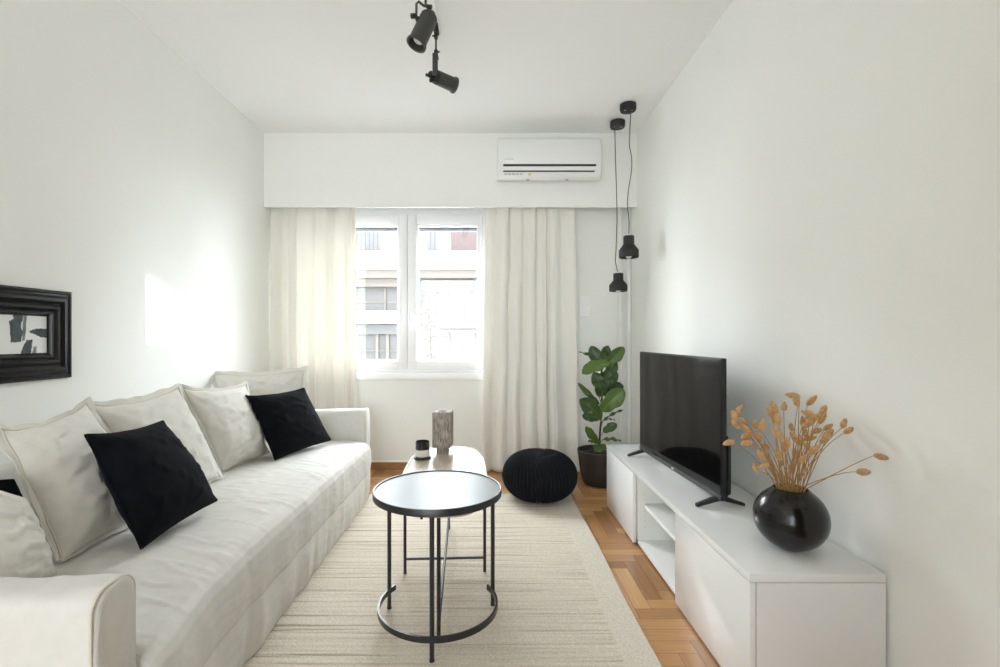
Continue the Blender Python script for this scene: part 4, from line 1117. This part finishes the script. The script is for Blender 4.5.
# ------------------------------------------------------------------ round black vase with dried grasses
def vase_and_grass():
    c = Vector((1.043, 1.672, ZCAB)); r = .115; h = .213
    bm = NB(); prof = [(0, .0005), (.031, .0005), (.036, .002)]
    for k in range(4, 37):
        a = -PI / 2 + PI * k / 40; prof.append((r * math.cos(a) ** .93, h / 2 + h / 2 * math.sin(a)))
    zr = prof[-1][1]; rn = .056
    prof = [p for p in prof if not (p[1] > h * .5 and p[0] < rn + .008)]
    prof += [(rn + .002, h * .955), (rn - .002, h * .975), (rn - .004, h * .975), (rn - .006, h * .95), (rn + .01, h * .9), (r * .8, h * .6), (r * .7, h * .2), (0, .02)]
    lathe(bm, prof, c, 72)
    t = obj('vase', bm, M['ceramic'], origin=c, smooth=50)
    tag(t, 'squat round black glazed vase on the near end of the white cabinet', 'vase')
    heads = [(100, 105, -60), (85, 125, 80), (90, 155, 40), (120, 150, 60), (130, 175, 50), (65, 220, -25), (125, 200, -20), (170, 200, 55), (195, 232, 30), (128, 222, -15), (160, 157, 35), (183, 160, 100), (225, 97, 70), (225, 130, 80), (237, 140, 75), (235, 188, 60), (260, 92, 85), (290, 55, 10), (303, 75, 80), (357, 72, -55), (400, 103, -50), (355, 130, -10), (325, 145, 80), (345, 155, -30), (285, 165, 70), (295, 200, 60), (317, 212, 90), (350, 205, -15), (375, 178, -10), (395, 135, -60), (415, 165, -30), (405, 195, -60), (470, 152, -65), (487, 177, -25), (602, 270, 15), (540, 323, 0), (180, 265, 65), (160, 305, 60), (190, 302, -10), (240, 262, 70), (250, 285, 80), (300, 258, 70), (325, 277, -40), (365, 245, -45), (270, 222, -80), (258, 236, 80), (345, 240, 60), (400, 212, -20), (420, 186, -35), (212, 115, 70), (345, 118, 20), (365, 135, -40), (335, 185, 70), (390, 120, -60)]
    base = c + Vector((0, 0, h * .93))
    lab = {34: 'dried grass stem reaching farthest right with its seed head tip beside the wall', 35: 'dried grass stem with a short head hanging just below the farthest-right one', 5: 'dried grass stem leaning farthest left, its seed head over the television edge', 17: 'tallest dried grass stem rising from the middle of the black vase',
           19: 'tall dried grass stem with a single upright head right of the tallest', 33: 'dried grass stem leaning right against the wall with a thick drooping head'}
    G = 'dried grass stems in the black vase'
    common = 'dried tan grass stem with an oval seed head in the black vase'
    rng = random.Random(4); placed = []
    # places in the vase mouth, given to the stems by the way they lean
    pos = [(.043 * math.sqrt((k + .5) / len(heads)) * math.cos(k * 2.39996), .043 * math.sqrt((k + .5) / len(heads)) * math.sin(k * 2.39996), 0) for k in range(len(heads))]
    order = sorted(range(len(heads)), key=lambda i: heads[i][0]); slots = {}
    for i, p in zip(order, sorted(pos)): slots[i] = p
    for i, (zx, zy, ang) in enumerate(heads):
        px, py = 710 + zx / 3.51, 380 + zy / 3.51
        best = None
        for q in range(30):
            Yq = 1.672 + slots[i][1] * 3.0 + rng.uniform(-.02, .02) * (1 + q * .2)
            if px > 770: Yq = min(Yq, 1.17 * F / (px - VX))
            if px < 742: Yq = min(Yq, 1.62)
            if i in (34, 35): Yq = 1.43 + rng.uniform(-.01, .01)
            hp = at(px, py, Yq)
            an = math.radians(ang)     # head axis on the picture: 0 = along +X, 90 = down the picture
            axd = Vector((math.cos(an), rng.uniform(-.4, .4), -math.sin(an))).normalized()
            L = rng.uniform(.036, .052); wd = rng.uniform(.0085, .0112)
            if i == 34: L = .062; wd = .010
            tgt = hp - base
            e0, e1 = hp - axd * L / 2, hp + axd * L / 2       # the foot of the head is the end nearer the vase
            if (e0 - base).length > (e1 - base).length: e0, e1 = e1, e0
            axn = (e1 - e0).normalized()
            s1 = base + Vector(slots[i]) + Vector((0, 0, .005))
            s0 = s1 + Vector((slots[i][0] * .1, slots[i][1] * .1, -.08))
            lean = .35 + rng.uniform(-.12, .12)
            ctrl = s1 + Vector((tgt.x * lean, tgt.y * lean, max(.05, tgt.z * .62)))
            if i in (34, 35): ctrl = s1 + Vector((tgt.x * .62, tgt.y * .6, tgt.z * .78))
            pts = [s0] + [s1 * (1 - k / 14) ** 2 + ctrl * 2 * k / 14 * (1 - k / 14) + (e0 + axn * .004) * (k / 14) ** 2 for k in range(15)]
            sb = NB(); tube(sb, pts, [.0016] * 8 + [.0013] * 4 + [.0010] * (len(pts) - 12), 6)
            hb = NB(); nn = 12
            prof = [(wd * math.sin(PI * k / nn) ** .6 * (1.12 - .3 * k / nn), L * k / nn) for k in range(nn + 1)]; prof[0] = (0, 0); prof[-1] = (0, L)
            lathe(hb, prof, e0, 14, axis=axn)
            for v in hb.verts:
                qv = v.co - (e0 + axn * (v.co - e0).dot(axn))
                if qv.length > 1e-5: v.co += qv.normalized() * .0022 * noise.noise(v.co * 420)
            trees = [BVHTree.FromBMesh(sb), BVHTree.FromBMesh(hb)]
            hits = sum(1 for a in trees for pl in placed for b in pl if a.overlap(b))
            if best is None or hits < best[0]: best = (hits, sb, hb, trees)
            if hits == 0: break
        placed.append(best[3])
        t = thing('dried_grass_stem', lab.get(i, common), 'dried grass', base, G)
        obj('stalk', best[1], M['straw'], t, smooth=180)
        obj('seed_head', best[2], M['fluff'], t, smooth=180)
vase_and_grass()

# ------------------------------------------------------------------ outside
FY = 13.0
def ext():
    S_ = lambda px: (px - VX) / F * FY
    Z_ = lambda py: EYE - (py - VY) / F * FY
    bm = NB(); vbox(bm, -40, 40, 4.6, 60, -3.7, -3.5); S(obj('street_ground', bm, M['street'], smooth=0), 'grey street outside the window')
    t = thing('apartment_building', 'pale apartment building with balconies across the street', 'building', (-2, FY + .8, -3.5))
    bm = NB(); vbox(bm, -12, 7, FY + .8, FY + 6, -3.5, Z_(200)); obj('wall', bm, M['f_white'], t, smooth=0)
    bm = NB(); vbox(bm, -12, 7, FY, FY + .8, Z_(269), Z_(251)); obj('balcony_slab', bm, M['f_white'], t, smooth=0)
    bm = NB(); vbox(bm, -12, 7, FY + .15, FY + .8, Z_(277), Z_(269.2)); obj('soffit_band', bm, M['f_beige'], t, smooth=0)
    # balcony railing with bars
    bm = NB(); vbox(bm, -12, 7, FY + .03, FY + .07, Z_(231), Z_(229.5)); vbox(bm, -12, 7, FY + .03, FY + .07, Z_(250.5), Z_(249.5))
    x = -12
    while x < 7: vbox(bm, x, x + .022, FY + .04, FY + .06, Z_(250), Z_(230)); x += .11
    obj('balcony_railing', bm, M['f_rail'], t, smooth=0)
    for a, b, m in ((449, 500, 'f_brown'), (340, 374, 'f_grey'), (424, 434, 'f_grey'), (300, 330, 'f_brown'), (520, 545, 'f_grey')):
        bm = NB(); vbox(bm, S_(a), S_(b), FY + .72, FY + .8, Z_(252), Z_(226)); obj('balcony_door', bm, M[m], t, smooth=0)
    # first floor, left half: beige strip, grey windows, white band
    bm = NB(); vbox(bm, -12, S_(404), FY + .4, FY + .8, Z_(285), Z_(277)); obj('lintel_band', bm, M['f_beige'], t, smooth=0)
    for a, b in ((340, 380), (381, 400), (300, 338)):
        bm = NB(); vbox(bm, S_(a), S_(b), FY + .7, FY + .8, Z_(310), Z_(285)); wi = obj('window', bm, M['f_glass'], t, smooth=0)
        bm = NB(); vbox(bm, S_(b) - .03, S_(b) + .02, FY + .66, FY + .72, Z_(310), Z_(285)); vbox(bm, S_(a), S_(b), FY + .66, FY + .72, Z_(301), Z_(299.8)); obj('window_bar', bm, M['f_beige'], wi, smooth=0)
    bm = NB(); vbox(bm, -12, S_(404), FY + .2, FY + .8, Z_(323), Z_(310.5)); obj('parapet_band', bm, M['f_white'], t, smooth=0)
    bm = NB(); vbox(bm, -12, S_(404), FY + .5, FY + .8, Z_(334), Z_(324)); obj('sign_board', bm, M['f_grey'], t, smooth=0)
    for a, b in ((373, 382), (384, 404), (350, 371)):
        bm = NB(); vbox(bm, S_(a), S_(b), FY + .68, FY + .8, -3.4, Z_(335)); sh = obj('shop_window', bm, M['f_glass'], t, smooth=0)
        bm = NB(); vbox(bm, S_(b) - .02, S_(b) + .06, FY + .6, FY + .7, -3.4, Z_(334)); vbox(bm, S_(a), S_(b), FY + .6, FY + .7, Z_(352), Z_(351)); obj('shop_frame', bm, M['f_beige'], sh, smooth=0)
    # right half: teal posts, pink blind, brown framed windows
    for a in (418.5, 473.5):
        bm = NB(); vbox(bm, S_(a), S_(a + 1.7), FY + .2, FY + .28, Z_(305 if a < 450 else 291), Z_(277)); obj('post', bm, M['f_teal'], t, smooth=0)
    bm = NB()
    vbox(bm, S_(418), 7, FY + .3, FY + .34, Z_(328), Z_(289))
    x = S_(418)
    while x < 7: vbox(bm, x, x + .03, FY + .27, FY + .3, Z_(328), Z_(289)); x += .2
    obj('sun_blind', bm, M['f_pink'], t, smooth=0)
    bm = NB(); vbox(bm, S_(434), 7, FY + .25, FY + .8, Z_(332.5), Z_(330)); obj('lintel', bm, M['f_brown'], t, smooth=0)
    for a, b in ((420, 447), (449, 474), (490, 520)):
        bm = NB(); vbox(bm, S_(a), S_(b), FY + .72, FY + .8, Z_(359), Z_(332)); wi = obj('window', bm, M['f_cloth'], t, smooth=0)
        bm = NB(); vbox(bm, S_(b), S_(b + (2 if a < 430 else 6)), FY + .6, FY + .8, Z_(362), Z_(332)); vbox(bm, S_(a), S_(b), FY + .6, FY + .8, Z_(363), Z_(359)); obj('window_frame', bm, M['f_brown'], wi, smooth=0)
    # street tree
    rng = random.Random(2)
    t = thing('street_tree', 'slender pale green tree outside, seen through the right window pane', 'tree', (-1.15, 9.6, -3.5))
    bm = NB(); tube(bm, [(-1.15, 9.6, -3.5), (-1.17, 9.6, -1.5), (-1.12, 9.6, .5), (-1.15, 9.6, 1.6)], [.06, .05, .03, .01], 8); obj('trunk', bm, M['bark'], t)
    bm = NB()
    for k in range(420):
        p = Vector((-1.2, 9.6, .9)) + Vector((rng.gauss(0, .16), rng.gauss(0, .2), rng.gauss(0, .55)))
        n = Vector((rng.uniform(-1, 1), rng.uniform(-1, 1), rng.uniform(-1, 1))).normalized(); u, v = ring_basis(n); s = rng.uniform(.02, .04)
        bm.faces.new([bm.verts.new(p + u * s * 1.6), bm.verts.new(p + v * s * .7), bm.verts.new(p - u * s * 1.6), bm.verts.new(p - v * s * .7)])
    obj('foliage', bm, M['tree_leaf'], t, smooth=0)
ext()

# ------------------------------------------------------------------ light
wd = bpy.data.worlds.new('sky'); sc.world = wd; wd.use_nodes = True
nt = wd.node_tree; bg = nt.nodes['Background']
tc = nt.nodes.new('ShaderNodeTexCoord'); sep = nt.nodes.new('ShaderNodeSeparateXYZ'); nt.links.new(tc.outputs['Generated'], sep.inputs[0])
mr = nt.nodes.new('ShaderNodeMapRange'); mr.interpolation_type = 'SMOOTHSTEP'
mr.inputs['From Min'].default_value = -.6; mr.inputs['From Max'].default_value = .7; mr.inputs['To Min'].default_value = SKY_REAR; mr.inputs['To Max'].default_value = SKY_FRONT
nt.links.new(sep.outputs[1], mr.inputs['Value']); nt.links.new(mr.outputs[0], bg.inputs['Strength'])
bg.inputs['Color'].default_value = (.925, .97, 1.02, 1)

def portal(name, loc, rot, sx, sy):
    l = bpy.data.lights.new(name, 'AREA'); l.shape = 'RECTANGLE'; l.size = sx; l.size_y = sy; l.cycles.is_portal = True
    o = bpy.data.objects.new(name, l); COL.objects.link(o); o.location = loc; o.rotation_euler = rot; return o
portal('window_portal', ((WX0 + WX1) / 2, YB + .13, (WZ0 + WZ1) / 2), (-PI / 2, 0, 0), WX1 - WX0, WZ1 - WZ0)
portal('fill_door_portal', ((RX0 + RX1) / 2, YR - .16, RZ1 / 2), (PI / 2, 0, 0), RX1 - RX0, RZ1)  # sky light through the added rear opening

# sunlight glancing up off the glass of the street, through the right pane onto the left wall
sp = bpy.data.lights.new('sun_glint', 'SPOT'); sp.energy = 3800; sp.shadow_soft_size = .05; sp.color = (1, .98, .94)
so = bpy.data.objects.new('sun_glint', sp); COL.objects.link(so)
so.location = (14.6, 17.9, -.45)
tgt = Vector((XL, 2.42, .90)); dv = tgt - so.location
so.rotation_euler = dv.to_track_quat('-Z', 'Y').to_euler(); sp.spot_size = math.radians(3.2); sp.spot_blend = .25

# ------------------------------------------------------------------ camera
cam = bpy.data.cameras.new('camera'); co = bpy.data.objects.new('camera', cam); COL.objects.link(co)
co.location = (0, 0, EYE); co.rotation_euler = (PI / 2, 0, 0)
cam.sensor_width = 36; cam.lens = F / 1000 * 36; cam.shift_x = .012; cam.shift_y = .0035; cam.clip_start = .05; cam.clip_end = 200
sc.camera = co
sc.view_settings.view_transform = 'Standard'; sc.view_settings.look = 'None'; sc.view_settings.gamma = 1; sc.view_settings.use_curve_mapping = False
sc.view_settings.exposure = EXPO
sc.cycles.max_bounces = 16; sc.cycles.diffuse_bounces = 10; sc.cycles.transparent_max_bounces = 16
